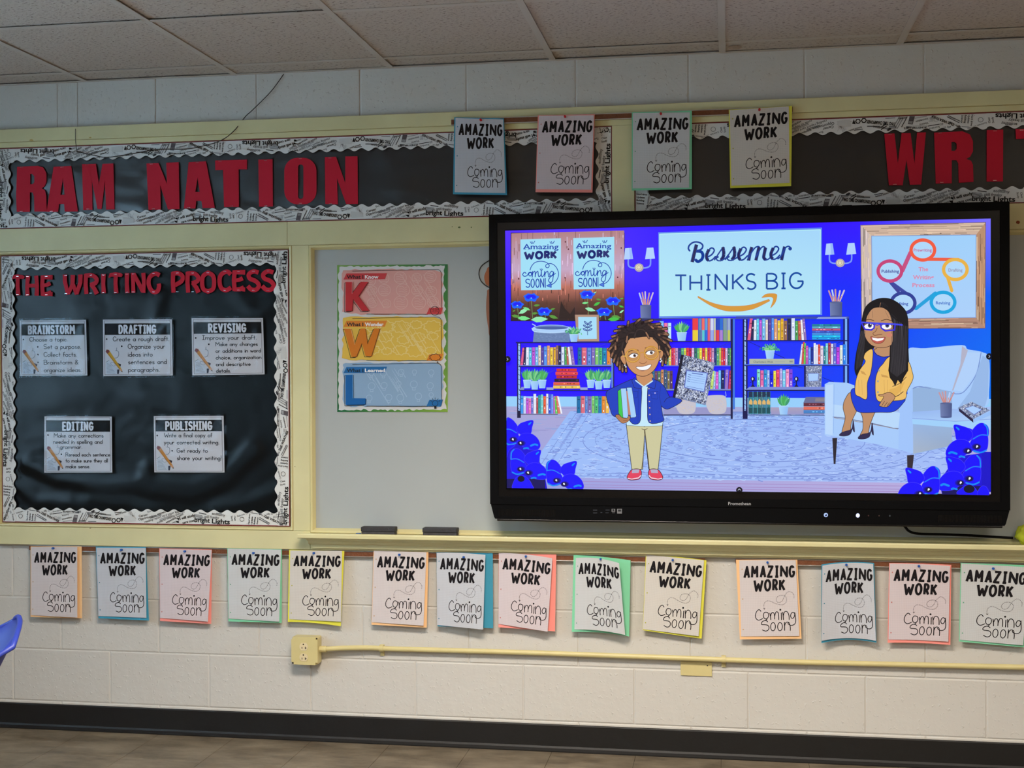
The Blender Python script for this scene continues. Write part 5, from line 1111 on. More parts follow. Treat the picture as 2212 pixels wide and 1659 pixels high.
def hbooks(x0, x1, y0, y1, cols, widths=None):
    n = len(cols); h = (y1-y0)/n
    for i, c in enumerate(cols):
        a, b = (0, 0) if not widths else widths[i]; y = y0+i*h
        cv.rect(x0+a, y, x1-b, y+h*.94, c); cv.rect(x0+a, y+h*.80, x1-b, y+h*.94, tuple(v*.7 for v in c))
        for k in range(5): xx = x0+a+(x1-b-x0-a)*random.uniform(.1, .9); cv.stroke([(xx, y+h*.42), (xx+(x1-x0)*.06, y+h*.42)], h*.3, random.choice([tuple(v*.6 for v in c), tuple(min(255, v*1.3+30) for v in c)]), cap=False)
def plant(cx, top, rim, bot, w, n=9, leafy=0):
    for i in range(n):
        a = -math.pi/2+(i-(n-1)/2)*(.17 if not leafy else .3); L = (rim-top)*(1.0-.25*abs(i-(n-1)/2)/n*2)
        x1_, y1_ = cx+math.cos(a)*L*1.05, rim+math.sin(a)*L
        c = random.choice([(90, 190, 120), (60, 150, 110), (130, 206, 140), (70, 170, 90)])
        leaf(cx+(i-(n-1)/2)*w*.05, rim+4, math.atan2(y1_-rim, x1_-cx), math.hypot(y1_-rim, x1_-cx), .13, c)
    if leafy:
        for i in range(26): a = random.random()*math.pi; r_ = random.random()**.5; cv.ell(cx+math.cos(a)*w*1.05*r_, rim-4-math.sin(a)*(rim-top)*.85*r_, w*.13, w*.07, random.choice([(70, 170, 120), (110, 200, 150), (50, 130, 120)]), 8, rot=random.random()*3)
    cv.quad([(cx-w*.5, rim), (cx+w*.5, rim), (cx+w*.36, bot), (cx-w*.36, bot)], [(170, 214, 250), (146, 190, 246), (140, 186, 244), (168, 212, 250)]); cv.stroke([(cx-w*.5, rim+2), (cx+w*.5, rim+2)], w*.06, (190, 226, 252))
# left unit
C0()
cv.rect(180, 465, 232, 1545, (24, 22, 60)); cv.rect(195, 480, 222, 1440, (150, 190, 244))
for y in range(500, 1440, 70): cv.stroke([(197, y), (222, y+14)], 8, (70, 90, 150))
for a, b in (((250, 480), (350, 515)), ((1360, 520), (1500, 465)), ((610, 920), (730, 850)), ((1060, 880), (1180, 935)), ((1010, 730), (1060, 690))): cv.stroke([a, b], 6, (50, 60, 190))
cv.poly([(160, 455), (1600, 448), (1600, 466), (165, 474)], SH)
cv.poly([(430, 230), (950, 235), (935, 458), (405, 458)], (104, 130, 176)); 
for i in range(70): x = 420+random.random()*500; y = 320+random.random()*130; cv.stroke([(x, y), (x+18, y+3)], 5, random.choice([(90, 116, 162), (126, 150, 196)]))
cv.ell(672, 262, 276, 54, (170, 206, 248)); cv.ell(672, 246, 240, 30, (110, 140, 200)); cv.ell(672, 256, 226, 22, (70, 96, 160)); cv.stroke([(396, 262), (440, 305), (670, 322), (900, 305), (945, 262)], 18, (180, 214, 250), smooth=5); cv.stroke([(400, 200), (440, 222)], 14, (170, 206, 248))
cv.plo([(1010, 66), (1350, 66), (1355, 446), (1040, 446)], (176, 142, 122), (120, 96, 90), 4); cv.poly([(1055, 96), (1318, 96), (1322, 412), (1060, 416)], (166, 220, 248)); 
cv.stroke([(1190, 355), (1188, 270), (1194, 180)], 8, (40, 66, 140), smooth=4)
for (x, y, a) in ((1190, 300, -.5), (1190, 300, -2.64), (1190, 255, -.6), (1190, 255, -2.54), (1192, 215, -.8), (1192, 215, -2.3)): cv.ell(x+42*math.cos(a), y+42*math.sin(a), 36, 15, (40, 66, 140), 16, a); cv.ell(x+42*math.cos(a), y+42*math.sin(a), 24, 8, (120, 160, 214), 14, a)
plant(993, 220, 345, 455, 126, 7, 1)
books(222, 1015, 798, 505, bookc[:19], 32, -38)
books(1048, 1570, 785, 535, pas, 0, 0, vary=.03)
cv.poly([(215, 790), (1560, 780), (1570, 806), (210, 816)], (110, 130, 214)); cv.rect(200, 800, 1575, 816, SH)
for cx_ in (325, 540, 432): plant(cx_, 830, 1000 if cx_ != 432 else 1020, 1120 if cx_ != 432 else 1138, 118, 7)
hbooks(705, 1075, 838, 1130, [(208, 48, 56), (232, 70, 70), (190, 44, 50), (40, 26, 40), (226, 96, 60), (236, 200, 90)], [(40, 40), (25, 25), (38, 38), (10, 8), (-5, 0), (-8, -8)])
for cx_ in (1235, 1465, 1350): plant(cx_, 830, 1000 if cx_ != 1350 else 1018, 1115 if cx_ != 1350 else 1136, 118, 7)
cv.poly([(245, 1100), (280, 1100), (280, 1148), (210, 1148)], (130, 146, 206)); cv.rect(600, 1108, 700, 1148, (150, 166, 220)); cv.rect(1085, 1108, 1190, 1148, (150, 166, 220)); cv.rect(210, 1142, 1560, 1158, (30, 36, 90))
books(228, 830, 1484, 1175, brt, 0, -52, vary=.3); books(1036, 1500, 1476, 1228, pas, 0, 0, vary=.03)
cv.stroke([(215, 1492), (760, 1494)], 8, (16, 16, 50))
cv.rect(1530, 690, 1560, 1110, (90, 130, 220)); cv.rect(1556, 690, 1572, 1110, (24, 24, 80))
# middle unit (coordinates of the first figure's frame)
A0()
cv.rect(990, 112, 2100, 128, (70, 84, 170)); cv.rect(570, 120, 990, 150, (46, 50, 100))
books(960, 1130, 430, 150, [(120, 180, 240), (240, 120, 170), (190, 230, 250)], 0, 0)
plant(1278, 150, 318, 448, 145, 9)
x = 1430
for w_, c1, c2 in ((85, (232, 60, 66), (232, 206, 60)), (48, (90, 140, 190), (80, 120, 170)), (46, (240, 110, 100), (90, 200, 210)), (40, (90, 160, 220), (40, 110, 220)), (38, (226, 120, 90), (232, 90, 120)), (50, (206, 214, 240), (150, 170, 230)), (30, (200, 214, 190), (226, 190, 110)), (52, (30, 70, 190), (226, 60, 70)), (50, (40, 110, 210), (170, 130, 210)), (60, (120, 150, 170), (130, 160, 130)), (50, (150, 170, 210), (190, 200, 90))):
    cv.rect(x, 118, x+w_-3, 440, c1); cv.rect(x, 285, x+w_-3, 440, c2); cv.stroke([(x+4, 118), (x+4, 440)], 5, tuple(v*.6 for v in c1)); x += w_
cv.rect(1040, 440, 1990, 456, SH); cv.stroke([(1820, 530), (1960, 462)], 6, (40, 50, 150))
books(1060, 1990, 792, 540, [(90, 170, 120)]+sun[:14]+sun[:12], 0, 0, vary=.02)
cv.rect(1020, 790, 2000, 804, (100, 116, 206))
books(800, 1150, 1130, 850, [(226, 140, 70), (60, 70, 60), (60, 130, 160), (110, 70, 90), (90, 120, 80), (200, 140, 90), (60, 90, 120), (130, 120, 70), (90, 60, 80)], 0, 0, vary=.08)
books(1680, 1990, 1132, 850, [(190, 220, 120), (160, 200, 250), (210, 90, 200), (120, 200, 240), (30, 40, 90), (150, 120, 200), (190, 60, 110)], 30, 20)
cv.rect(1010, 1130, 1995, 1158, (120, 136, 206)); cv.rect(1010, 1150, 1995, 1160, SH)
cv.rect(1015, 1400, 1985, 1498, (150, 150, 200)); cv.rect(1015, 1494, 1985, 1512, (50, 56, 100))
cv.rect(1980, 130, 2010, 1560, (20, 20, 70)); cv.rect(2012, 130, 2040, 1420, (60, 120, 220))
for x0_ in (1175, 1615):
    cv.smo([(x0_, 1270), (x0_+20, 1230), (x0_+260, 1225), (x0_+300, 1300), (x0_+295, 1440), (x0_+230, 1485), (x0_+90, 1480), (x0_+30, 1400)], (198, 194, 206), (180, 180, 200), 4)
    for i in range(60): x = x0_+60+random.random()*210; y = 1260+random.random()*200; cv.stroke([(x, y), (x+14, y+4)], 5, random.choice([(222, 200, 170), (206, 190, 180), (180, 186, 214)]))
    cv.stroke([(x0_+290, 1170), (x0_+300, 1225), (x0_+280, 1240)], 9, (150, 170, 226))
# right unit
B0()
cv.rect(0, 90, 1620, 128, (56, 74, 170)); cv.rect(95, 130, 165, 1560, (16, 18, 80)); cv.rect(118, 135, 142, 1440, (150, 190, 246)); cv.rect(1535, 120, 1620, 1050, (16, 30, 120)); cv.rect(1562, 120, 1592, 1050, (120, 176, 250)); cv.poly([(1180, 100), (1600, 98), (1560, 122), (1150, 126)], (140, 160, 226))
for y in range(160, 1440, 70): cv.stroke([(120, y), (142, y+14)], 8, (60, 80, 150))
books(160, 1015, 432, 115, bookc[:19], 35, -30)
hbooks(1090, 1495, 200, 425, [(30, 130, 150), (90, 170, 190), (190, 90, 120), (60, 90, 200), (70, 150, 226), (30, 190, 240), (30, 160, 230)])
cv.rect(120, 430, 1620, 445, SH); cv.stroke([(190, 455), (700, 690)], 7, (14, 30, 110)); cv.stroke([(1450, 475), (1530, 445)], 6, (14, 30, 110)); cv.stroke([(1240, 965), (1400, 1030)], 6, (14, 30, 110)); cv.stroke([(720, 835), (830, 800), (960, 830)], 6, (14, 30, 110))
plant(486, 470, 578, 698, 138, 9, 1)
cv.rect(190, 698, 836, 772, (176, 184, 168)); cv.text('Charlotte\u2019s Web', 248, 756, 44, (96, 110, 112), .01, x1=528); cv.rect(765, 725, 812, 748, (140, 146, 140)); cv.rect(560, 735, 700, 744, (160, 170, 166))
books(900, 1575, 785, 455, [(220, 230, 250), (220, 80, 80), (100, 210, 90), (190, 90, 180), (110, 160, 245), (30, 50, 150), (226, 234, 250), (230, 236, 250), (236, 80, 50), (226, 210, 230), (40, 130, 140), (130, 210, 210), (180, 70, 90), (220, 220, 240), (100, 110, 220), (190, 60, 220), (220, 230, 220), (40, 130, 240)], 38, 0, vary=.25)
cv.rect(120, 775, 1620, 790, (80, 120, 226)); cv.rect(120, 788, 1620, 798, SH)
books(298, 812, 1126, 835, [(130, 220, 210), (232, 110, 170), (50, 150, 220), (160, 190, 240), (20, 30, 230), (232, 220, 60), (230, 70, 110), (180, 170, 230), (120, 200, 240), (240, 150, 200), (130, 70, 220)], 0, 0, vary=.15)
for cx_ in (240, 865): cv.ell(cx_, 985, 30, 34, (20, 20, 60)); cv.ell(cx_-4, 985, 12, 20, (200, 210, 240)); cv.stroke([(cx_, 1020), (cx_, 1080)], 16, (20, 20, 60)); cv.stroke([(cx_-40, 1040), (cx_, 1020), (cx_+44, 1010)], 7, (20, 20, 60)); cv.poly([(cx_-50, 1120), (cx_, 1060), (cx_+50, 1120)], (24, 20, 60))
def compo(q, lab, dens, wd):
    cv.poly(q, (128, 140, 176)); L_q = lambda u, v: tuple((q[0][k]*(1-u)+q[1][k]*u)*(1-v)+(q[3][k]*(1-u)+q[2][k]*u)*v for k in (0, 1))
    for i in range(dens):
        u, v = random.random()*.94+.02, random.random()*.95+.02; p = L_q(u, v); c = (32, 36, 60) if i % 2 else (214, 222, 240)
        cv.stroke([p, (p[0]+random.uniform(-wd, wd), p[1]+random.uniform(-wd, wd)), (p[0]+random.uniform(-wd, wd), p[1]+random.uniform(-wd, wd))], wd*.28, c)
    cv.poly([L_q(*p) for p in lab], (96, 110, 190)); i_ = [(a+(.03 if a < .5 else -.03), b+(.02 if b < .45 else -.02)) for a, b in lab]; cv.poly([L_q(*p) for p in i_], (168, 204, 252)); return L_q
compo([(990, 800), (1235, 795), (1222, 1118), (995, 1118)], ((.15, .33), (.82, .33), (.80, .68), (.17, .70)), 170, 14); cv.rect(975, 800, 1000, 1118, (18, 20, 80))
cv.poly([(190, 1100), (1280, 1100), (1280, 1150), (130, 1150)], (124, 140, 214)); cv.rect(130, 1140, 1280, 1160, (16, 20, 80))
books(178, 495, 1490, 1165, [(50, 130, 150), (60, 140, 150), (70, 120, 130), (60, 130, 160), (50, 130, 140)], 0, 0, vary=.0)
for i in range(5): x = 180+i*63; cv.rect(x+6, 1165, x+56, 1245, (30, 50, 80)); cv.poly([(x+6, 1310), (x+30, 1270+12*(i % 2)), (x+56, 1310), (x+56, 1355), (x+6, 1350)], (222, 180, 110)); cv.rect(x+6, 1400, x+56, 1480, (28, 80, 90))
cv.quad([(500, 1400), (1260, 1400), (1260, 1495), (500, 1495)], [(170, 160, 186), (170, 160, 186), (150, 150, 200), (150, 150, 200)]); cv.stroke([(140, 1502), (1280, 1506)], 10, (20, 24, 70))
plant(682, 1190, 1372, 1500, 142, 7)
hbooks(968, 1280, 1330, 1486, [(100, 44, 60), (226, 110, 90), (70, 130, 200)]); cv.poly([(1000, 1245), (1280, 1245), (1280, 1330), (965, 1330)], (104, 110, 150)); cv.poly([(1140, 1262), (1280, 1262), (1280, 1310), (1130, 1310)], (134, 128, 140))
# ---- armchair and side table
D0_()
ch1, ch2, ch3 = (166, 202, 250), (186, 216, 252), (144, 176, 222)
cv.sm([(835, 500), (1000, 490), (1340, 460), (1400, 500), (1530, 525), (1600, 590), (1600, 900), (1560, 1040), (1240, 1060), (870, 1000), (830, 700)], ch1)
cv.poly([(840, 510), (1340, 468), (1395, 520), (1260, 890), (900, 850), (840, 640)], (170, 206, 252)); cv.poly([(1345, 470), (1400, 510), (1290, 880), (1250, 890), (1330, 640)], (178, 178, 200)); cv.poly([(1395, 530), (1525, 530), (1480, 720), (1350, 900), (1265, 885)], (176, 208, 250)); cv.stroke([(1525, 530), (1485, 720), (1400, 860), (1320, 920), (1180, 900), (1050, 870), (940, 850), (880, 870)], 7, (110, 136, 200), smooth=4)
cv.poly([(1540, 560), (1600, 600), (1590, 940), (1560, 1040), (1300, 1060), (1420, 900)], (150, 184, 232))
cv.poly([(50, 830), (90, 808), (260, 815), (330, 840), (340, 1010), (760, 1090), (880, 860), (890, 1480), (560, 1400), (200, 1330), (50, 1310)], ch1); cv.poly([(870, 870), (1000, 850), (1250, 900), (1250, 1410), (880, 1490)], (146, 178, 220)); cv.quad([(880, 1200), (1250, 1200), (1250, 1405), (880, 1485)], [(150, 180, 224), (150, 180, 220), (150, 170, 200), (166, 180, 200)])
cv.poly([(60, 840), (130, 830), (125, 1310), (55, 1300)], ch2); cv.poly([(750, 1000), (880, 870), (885, 1485), (745, 1440)], (160, 196, 250)); cv.poly([(130, 1020), (760, 1100), (745, 1250), (130, 1140)], (184, 216, 250)); cv.stroke([(130, 1138), (240, 1150), (480, 1195), (700, 1245), (745, 1245)], 9, (116, 128, 170)); cv.stroke([(140, 1146), (480, 1203), (740, 1253)], 5, (150, 140, 140))
cv.stroke([(885, 870), (930, 852), (1050, 868)], 6, (120, 146, 206)); cv.stroke([(132, 1290), (140, 830)], 4, (140, 176, 236))
cv.poly([(122, 1338), (168, 1336), (152, 1582), (135, 1582)], (40, 34, 46)); cv.poly([(826, 1500), (892, 1496), (874, 1660), (830, 1660)], (50, 42, 52))
cv.quad([(875, 1090), (1620, 1040), (1620, 1250), (880, 1200)], [(150, 184, 240), (160, 190, 244), (178, 214, 250), (168, 204, 252)]); cv.poly([(875, 1160), (1300, 1180), (1620, 1170), (1620, 1260), (1280, 1240), (880, 1205)], (160, 208, 250)); cv.stroke([(878, 1150), (1280, 1180), (1620, 1160)], 5, (130, 160, 226))
cup(1195, 1010, 1140, 112, 105)
cv.poly([(1312, 1050), (1450, 1160), (1452, 1192), (1318, 1085)], (40, 34, 66)); cv.poly([(1452, 1160), (1620, 1080), (1620, 1120), (1452, 1192)], (150, 190, 246)); compo([(1435, 995), (1610, 1075), (1450, 1160), (1312, 1048)], ((.25, .25), (.75, .2), (.8, .75), (.2, .75)), 120, 12)
# ---- seated figure
O_ = (28, 16, 30); SK = (190, 142, 104); SKD = (166, 112, 84)
cv.smo([(300, 910), (245, 970), (225, 1050), (245, 1150), (215, 1290), (285, 1290), (300, 1190), (350, 1080), (380, 1020)], SK, O_, 5); cv.smo([(395, 1060), (410, 1150), (412, 1250), (385, 1320), (450, 1315), (475, 1215), (520, 1100), (560, 1040)], SK, O_, 5)
cv.smo([(318, 1170), (305, 1250), (240, 1275), (205, 1290), (190, 1312), (240, 1318), (290, 1300), (312, 1250), (322, 1272), (332, 1272)], (46, 40, 78), O_, 3, 4); cv.smo([(497, 1195), (480, 1280), (410, 1300), (375, 1320), (368, 1342), (420, 1345), (470, 1325), (488, 1270), (500, 1300), (510, 1300)], (46, 40, 78), O_, 3, 4)
HB = (22, 20, 24)
cv.smo([(400, 240), (440, 100), (540, 30), (660, 25), (770, 90), (830, 200), (835, 480), (838, 700), (780, 790), (690, 820), (655, 700), (600, 500), (520, 500), (450, 520), (400, 640), (370, 760), (335, 690), (350, 540), (380, 400)], HB, (14, 12, 16), 5)
dr = [(300, 940), (320, 870), (480, 860), (500, 500), (660, 560), (670, 900), (800, 960), (785, 1010), (700, 1085), (560, 1092), (380, 1092), (330, 1040)]
cv.smo(dr, (20, 60, 214), O_, 5); cv.poly([(500, 520), (650, 560), (560, 700), (530, 850), (560, 1000), (440, 980), (460, 800), (495, 660)], (26, 56, 210))
CG = (236, 190, 104); CGD = (204, 156, 84)
cv.smo([(500, 505), (440, 530), (420, 580), (435, 620), (380, 700), (345, 800), (340, 915), (380, 945), (445, 965), (450, 820), (480, 730), (495, 640)], CG, O_, 5)
cv.smo([(655, 575), (600, 640), (560, 690), (530, 800), (545, 975), (640, 985), (800, 970), (825, 890), (880, 780), (870, 700), (840, 620), (760, 560)], CG, O_, 5); cv.poly([(660, 880), (720, 860), (810, 800), (770, 890), (715, 945), (655, 910)], (226, 176, 88)); cv.stroke([(655, 905), (720, 945), (790, 900)], 6, O_, smooth=3); cv.stroke([(690, 850), (760, 820), (820, 760)], 5, O_, smooth=3)
for a in ([(385, 700), (420, 712), (445, 745), (400, 730)], [(580, 735), (640, 750), (655, 770), (590, 760)]): cv.poly(a, CGD)
for y in (700, 802, 905): cv.ell(562 if y == 700 else 552, y, 9, 10, (150, 160, 170))
for x in (370, 400, 610, 640, 760): cv.stroke([(x, 790), (x+4, 930)], 3, CGD)
cv.smo([(600, 925), (560, 930), (575, 940), (610, 945), (580, 1000), (565, 1030), (585, 1038), (600, 1042), (640, 1040), (670, 1010), (712, 950), (660, 908)], SK, O_, 5, 4)
for a, b in (((615, 990), (590, 1030)), ((640, 1000), (612, 1038)), ((660, 1005), (640, 1035))): cv.stroke([a, b], 4, O_)
cv.poly([(520, 460), (665, 460), (662, 560), (600, 572), (545, 550), (512, 510)], SK); cv.stroke([(540, 490), (515, 512), (540, 550), (600, 572), (655, 570)], 5, O_, smooth=4)
cv.smo([(425, 250), (450, 150), (520, 105), (600, 108), (660, 150), (690, 240), (692, 330), (685, 440), (640, 475), (560, 482), (480, 450), (430, 370)], SK, O_, 5)
cv.sm([(405, 240), (430, 120), (500, 50), (580, 40), (700, 70), (780, 150), (800, 240), (700, 260), (660, 160), (620, 120), (570, 105), (500, 120), (450, 190), (435, 260)], HB); cv.poly([(690, 160), (800, 150), (835, 300), (838, 700), (800, 760), (770, 830), (740, 790), (715, 850), (690, 800), (665, 770), (650, 700), (665, 560), (690, 420)], HB)
for i in range(15):
    x = 680+i*10; cv.stroke([(x+8*math.sin(i), 200+i*6), (x+3, 480), (x-8, 760-8*abs(i-6))], 3.6, (74, 72, 80), smooth=3)
for i in range(6): x = 352+i*11; cv.stroke([(x+40-i*3, 330), (x+6, 560), (x, 690-i*10)], 3.6, (70, 68, 76), smooth=3)
for i in range(9): cv.stroke([(440+i*30, 110+abs(i-4)*14), (425+i*38, 190+abs(i-4)*6)] if i not in (3, 4, 5) else [(560+i*8, 60), (520+i*25, 100)], 2, (60, 58, 64))
cv.stroke([(578, 62), (566, 110)], 5, (150, 110, 84))
for cx_ in (468, 632): cv.ell(cx_, 285, 48, 27, (246, 246, 252)); cv.ell(cx_+8, 274, 19, 22, (60, 70, 120)); cv.ell(cx_+8, 272, 9, 12, (20, 20, 30)); cv.ell(cx_+14, 264, 5, 5, (255, 255, 255)); cv.stroke([(cx_-48, 278), (cx_-20, 258), (cx_+25, 256), (cx_+50, 275)], 6, O_, smooth=4); cv.stroke([(cx_-50, 232), (cx_, 218), (cx_+45, 230)], 6, (60, 36, 30), smooth=3)
gl = (54, 44, 214)
cv.stroke([(395, 245), (520, 256), (515, 300), (490, 318), (430, 312), (412, 280), (395, 245)], 14, gl); cv.stroke([(575, 262), (715, 262), (708, 318), (620, 326), (585, 300), (575, 262)], 14, gl); cv.stroke([(400, 246), (520, 254), (575, 256), (715, 264), (780, 270)], 15, (64, 70, 236)); cv.stroke([(515, 262), (545, 274), (575, 262)], 8, gl)
cv.stroke([(545, 300), (530, 330), (505, 350), (520, 368), (560, 362), (592, 358)], 5, (110, 66, 50), smooth=4); cv.smo([(485, 382), (530, 392), (570, 390), (620, 388), (600, 430), (550, 446), (505, 425)], (190, 90, 80), O_, 3); cv.poly([(495, 388), (550, 398), (612, 392), (595, 415), (545, 424), (505, 412)], (250, 250, 254)); cv.ell(660, 365, 28, 22, (204, 132, 110))
# ---- standing figure
A0()
dk = (40, 28, 30); tipc = (150, 108, 82)
cv.sm([(240, 560), (300, 400), (400, 260), (520, 200), (680, 150), (850, 180), (1000, 260), (1090, 400), (1110, 560), (1080, 700), (1000, 780), (900, 700), (480, 700), (470, 860), (380, 840), (290, 720)], dk)
dread = [((560, 300), (510, 240), (515, 165)), ((600, 280), (610, 200), (680, 130)), ((640, 260), (730, 180), (855, 145)), ((700, 280), (820, 220), (965, 195)), ((560, 310), (460, 240), (370, 240)), ((540, 330), (420, 290), (315, 300)), ((520, 350), (400, 350), (280, 380)), ((700, 300), (860, 240), (985, 240)), ((740, 310), (900, 280), (1060, 265)), ((780, 330), (920, 330), (1080, 350)), ((480, 370), (350, 400), (245, 450)), ((800, 350), (980, 380), (1130, 440)), ((460, 420), (340, 470), (235, 570)), ((440, 460), (330, 540), (270, 660)), ((430, 500), (350, 620), (300, 740)), ((430, 560), (380, 660), (350, 790)), ((440, 620), (400, 720), (390, 850)), ((455, 680), (430, 760), (430, 880)), ((470, 740), (475, 800), (480, 880)), ((900, 380), (1020, 430), (1110, 540)), ((920, 430), (1030, 520), (1090, 640)), ((930, 480), (1020, 600), (1060, 720)), ((950, 540), (1010, 650), (1000, 790)), ((960, 600), (1040, 680), (1050, 760)), ((380, 420), (330, 450), (330, 560)), ((860, 330), (930, 340), (960, 360)), ((880, 350), (960, 400), (1040, 470)), ((900, 300), (1000, 320), (1060, 330)), ((660, 260), (780, 200), (870, 260)), ((430, 300), (370, 370), (350, 440))]
for d in dread: q = smoothpts(d, 5); cv.stroke(q, 46, (18, 12, 16))
for d in dread:
    q = smoothpts(d, 5); cv.stroke(q, 32, dk); n = len(q); cv.stroke(q[int(n*.55):], 26, (84, 60, 50)); cv.stroke(q[int(n*.78):], 24, tipc)
# body under the head
cv.at(1050, 780, .27125)
PN = (204, 200, 158)
for pts in ([(1118, 500), (1262, 520), (1258, 600), (1245, 860), (1162, 858), (1140, 680)], [(1262, 520), (1405, 500), (1390, 660), (1368, 858), (1298, 860), (1280, 700)]): cv.plo(pts, PN, O_, 5)
cv.poly([(1245, 525), (1280, 525), (1264, 600)], PN); cv.stroke([(1262, 545), (1258, 700), (1240, 858)], 5, (90, 80, 60)); cv.stroke([(1264, 545), (1282, 700), (1300, 858)], 5, (90, 80, 60)); cv.stroke([(1240, 540), (1262, 548), (1285, 538)], 4, (90, 70, 50))
for sx_ in (0, 1):
    f = (lambda p: p) if not sx_ else (lambda p: (2530-p[0], p[1]))
    cv.smo([f(p) for p in ((1165, 865), (1225, 865), (1235, 905), (1215, 938), (1150, 945), (1125, 930), (1135, 900))], (226, 66, 96), O_, 5, 4); cv.poly([f(p) for p in ((1165, 862), (1222, 862), (1215, 890), (1160, 892))], (176, 170, 200)); cv.stroke([f(p) for p in ((1130, 934), (1160, 940), (1215, 930), (1232, 912))], 7, (236, 226, 240))
A0()
WH = (196, 232, 250); JB = (24, 62, 190); JBD = (18, 42, 150)
cv.plo([(485, 1590), (620, 1040), (740, 1090), (870, 1040), (1010, 1590), (1000, 1655), (740, 1665), (490, 1650)], WH, O_, 5)
cv.smo([(575, 1000), (480, 1030), (350, 1090), (215, 1160), (200, 1240), (250, 1400), (290, 1505), (370, 1510), (390, 1300), (470, 1250), (540, 1590), (670, 1610), (690, 1400), (700, 1120), (640, 1080)], JB, O_, 8, 4)
cv.smo([(870, 1000), (960, 1030), (1040, 1120), (1100, 1240), (1150, 1250), (1280, 1300), (1100, 1410), (1020, 1400), (985, 1370), (1000, 1500), (1010, 1590), (815, 1612), (790, 1400), (795, 1120), (840, 1080)], JB, O_, 8, 4)
cv.smo([(650, 900), (840, 900), (860, 1000), (740, 1090), (640, 1000)], (198, 142, 98), O_, 5); cv.plo([(600, 970), (640, 1010), (720, 1090), (690, 1120), (600, 1110), (565, 1010)], JB, O_, 6); cv.plo([(855, 970), (910, 1010), (890, 1125), (800, 1095), (760, 1085), (860, 1010)], JB, O_, 6); cv.stroke([(620, 1010), (735, 1100), (860, 1015)], 17, WH)
for y in (1125, 1220, 1310, 1400, 1495, 1590): cv.ell(808+(y-1125)*.04, y, 10, 10, (214, 180, 150))
cv.stroke([(830, 1170), (940, 1165), (935, 1200), (890, 1215), (835, 1200), (830, 1170)], 5, JBD); cv.stroke([(845, 1200), (850, 1270), (930, 1275), (940, 1190)], 5, JBD); cv.ell(896, 1188, 11, 11, (180, 170, 230)); cv.stroke([(585, 1165), (650, 1165), (645, 1250), (600, 1260)], 5, JBD); cv.stroke([(975, 1090), (960, 1250), (985, 1370)], 6, JBD); cv.stroke([(660, 1130), (650, 1600)], 4, JBD); cv.stroke([(850, 1290), (850, 1580)], 4, JBD); cv.stroke([(1025, 1320), (1060, 1270), (1110, 1245)], 6, O_, smooth=3); cv.stroke([(285, 1450), (375, 1440)], 4, JBD)
cv.plo([(365, 1160), (405, 1130), (445, 1540), (425, 1545), (375, 1480)], (60, 200, 80), O_, 6); cv.plo([(405, 1125), (480, 1120), (510, 1520), (495, 1545), (440, 1540)], (164, 208, 250), O_, 5); cv.plo([(492, 1112), (560, 1110), (625, 1520), (610, 1535), (550, 1540)], (164, 208, 250), O_, 5); cv.poly([(484, 1160), (498, 1160), (548, 1500), (512, 1500)], (196, 130, 110))
cv.smo([(330, 1515), (375, 1500), (425, 1545), (500, 1548), (515, 1510), (540, 1540), (510, 1590), (440, 1620), (390, 1590)], (178, 122, 84), O_, 6, 4); cv.stroke([(440, 1585), (500, 1575)], 4, O_)
# face
cv.smo([(470, 640), (410, 660), (405, 700), (440, 760), (475, 770)], (198, 142, 98), O_, 6); cv.smo([(965, 580), (1005, 590), (1010, 640), (975, 710), (955, 700)], (198, 142, 98), O_, 6)
cv.smo([(455, 540), (470, 440), (530, 400), (700, 385), (860, 385), (920, 440), (960, 560), (955, 700), (900, 830), (820, 910), (720, 945), (610, 910), (520, 820), (470, 680)], (204, 148, 102), O_, 8)
cv.poly([(500, 410), (520, 340), (600, 320), (760, 310), (880, 340), (930, 440), (880, 395), (760, 378), (640, 395), (540, 405), (510, 440), (460, 560), (440, 480)], (30, 20, 24))
for d in (((600, 320), (510, 340), (490, 460)), ((600, 390), (640, 290), (740, 290), (810, 400)), ((880, 400), (950, 480), (960, 590)), ((440, 460), (420, 560), (440, 640))):
    q = smoothpts(d, 6); cv.stroke(q, 36, (18, 12, 16)); cv.stroke(q, 24, (54, 42, 42)); cv.stroke(q[-5:], 20, tipc)
for (x, y) in ((575, 652), (842, 614)): cv.ell(x, y, 96, 90, (196, 142, 84))
def eye(x, y, f):
    cv.sm([(x-58, y+6), (x-20, y-26), (x+30, y-28), (x+62, y-14), (x+40, y+20), (x-10, y+30), (x-45, y+22)], (250, 250, 252)); cv.ell(x+20, y-2, 22, 22, (78, 44, 40)); cv.ell(x+20, y-2, 11, 12, (12, 8, 12)); cv.ell(x+28, y-10, 6, 6, (255, 255, 255)); cv.stroke([(x-66, y+2), (x-20, y-30), (x+30, y-32), (x+68, y-18)], 9, (36, 16, 40), smooth=4); cv.stroke([(x-70, y-62+f), (x, y-84), (x+70, y-70-f)], 11, (96, 56, 36), smooth=4)
eye(585, 652, 8); eye(825, 610, -4)
for (x, y) in ((575, 652), (842, 614)): cv.ring(x, y, 98, 92, 20, (200, 142, 54), 32); cv.ring(x, y, 92, 86, 5, (236, 190, 104), 32)
cv.stroke([(672, 625), (705, 605), (742, 612)], 13, (206, 150, 62), smooth=3); cv.stroke([(430, 655), (478, 660)], 12, (226, 180, 90)); cv.stroke([(940, 575), (975, 575)], 12, (226, 180, 90))
cv.stroke([(672, 745), (690, 760), (722, 768), (760, 755), (772, 735)], 6, (110, 60, 46), smooth=3); cv.stroke([(740, 660), (745, 700)], 4, (150, 96, 66))
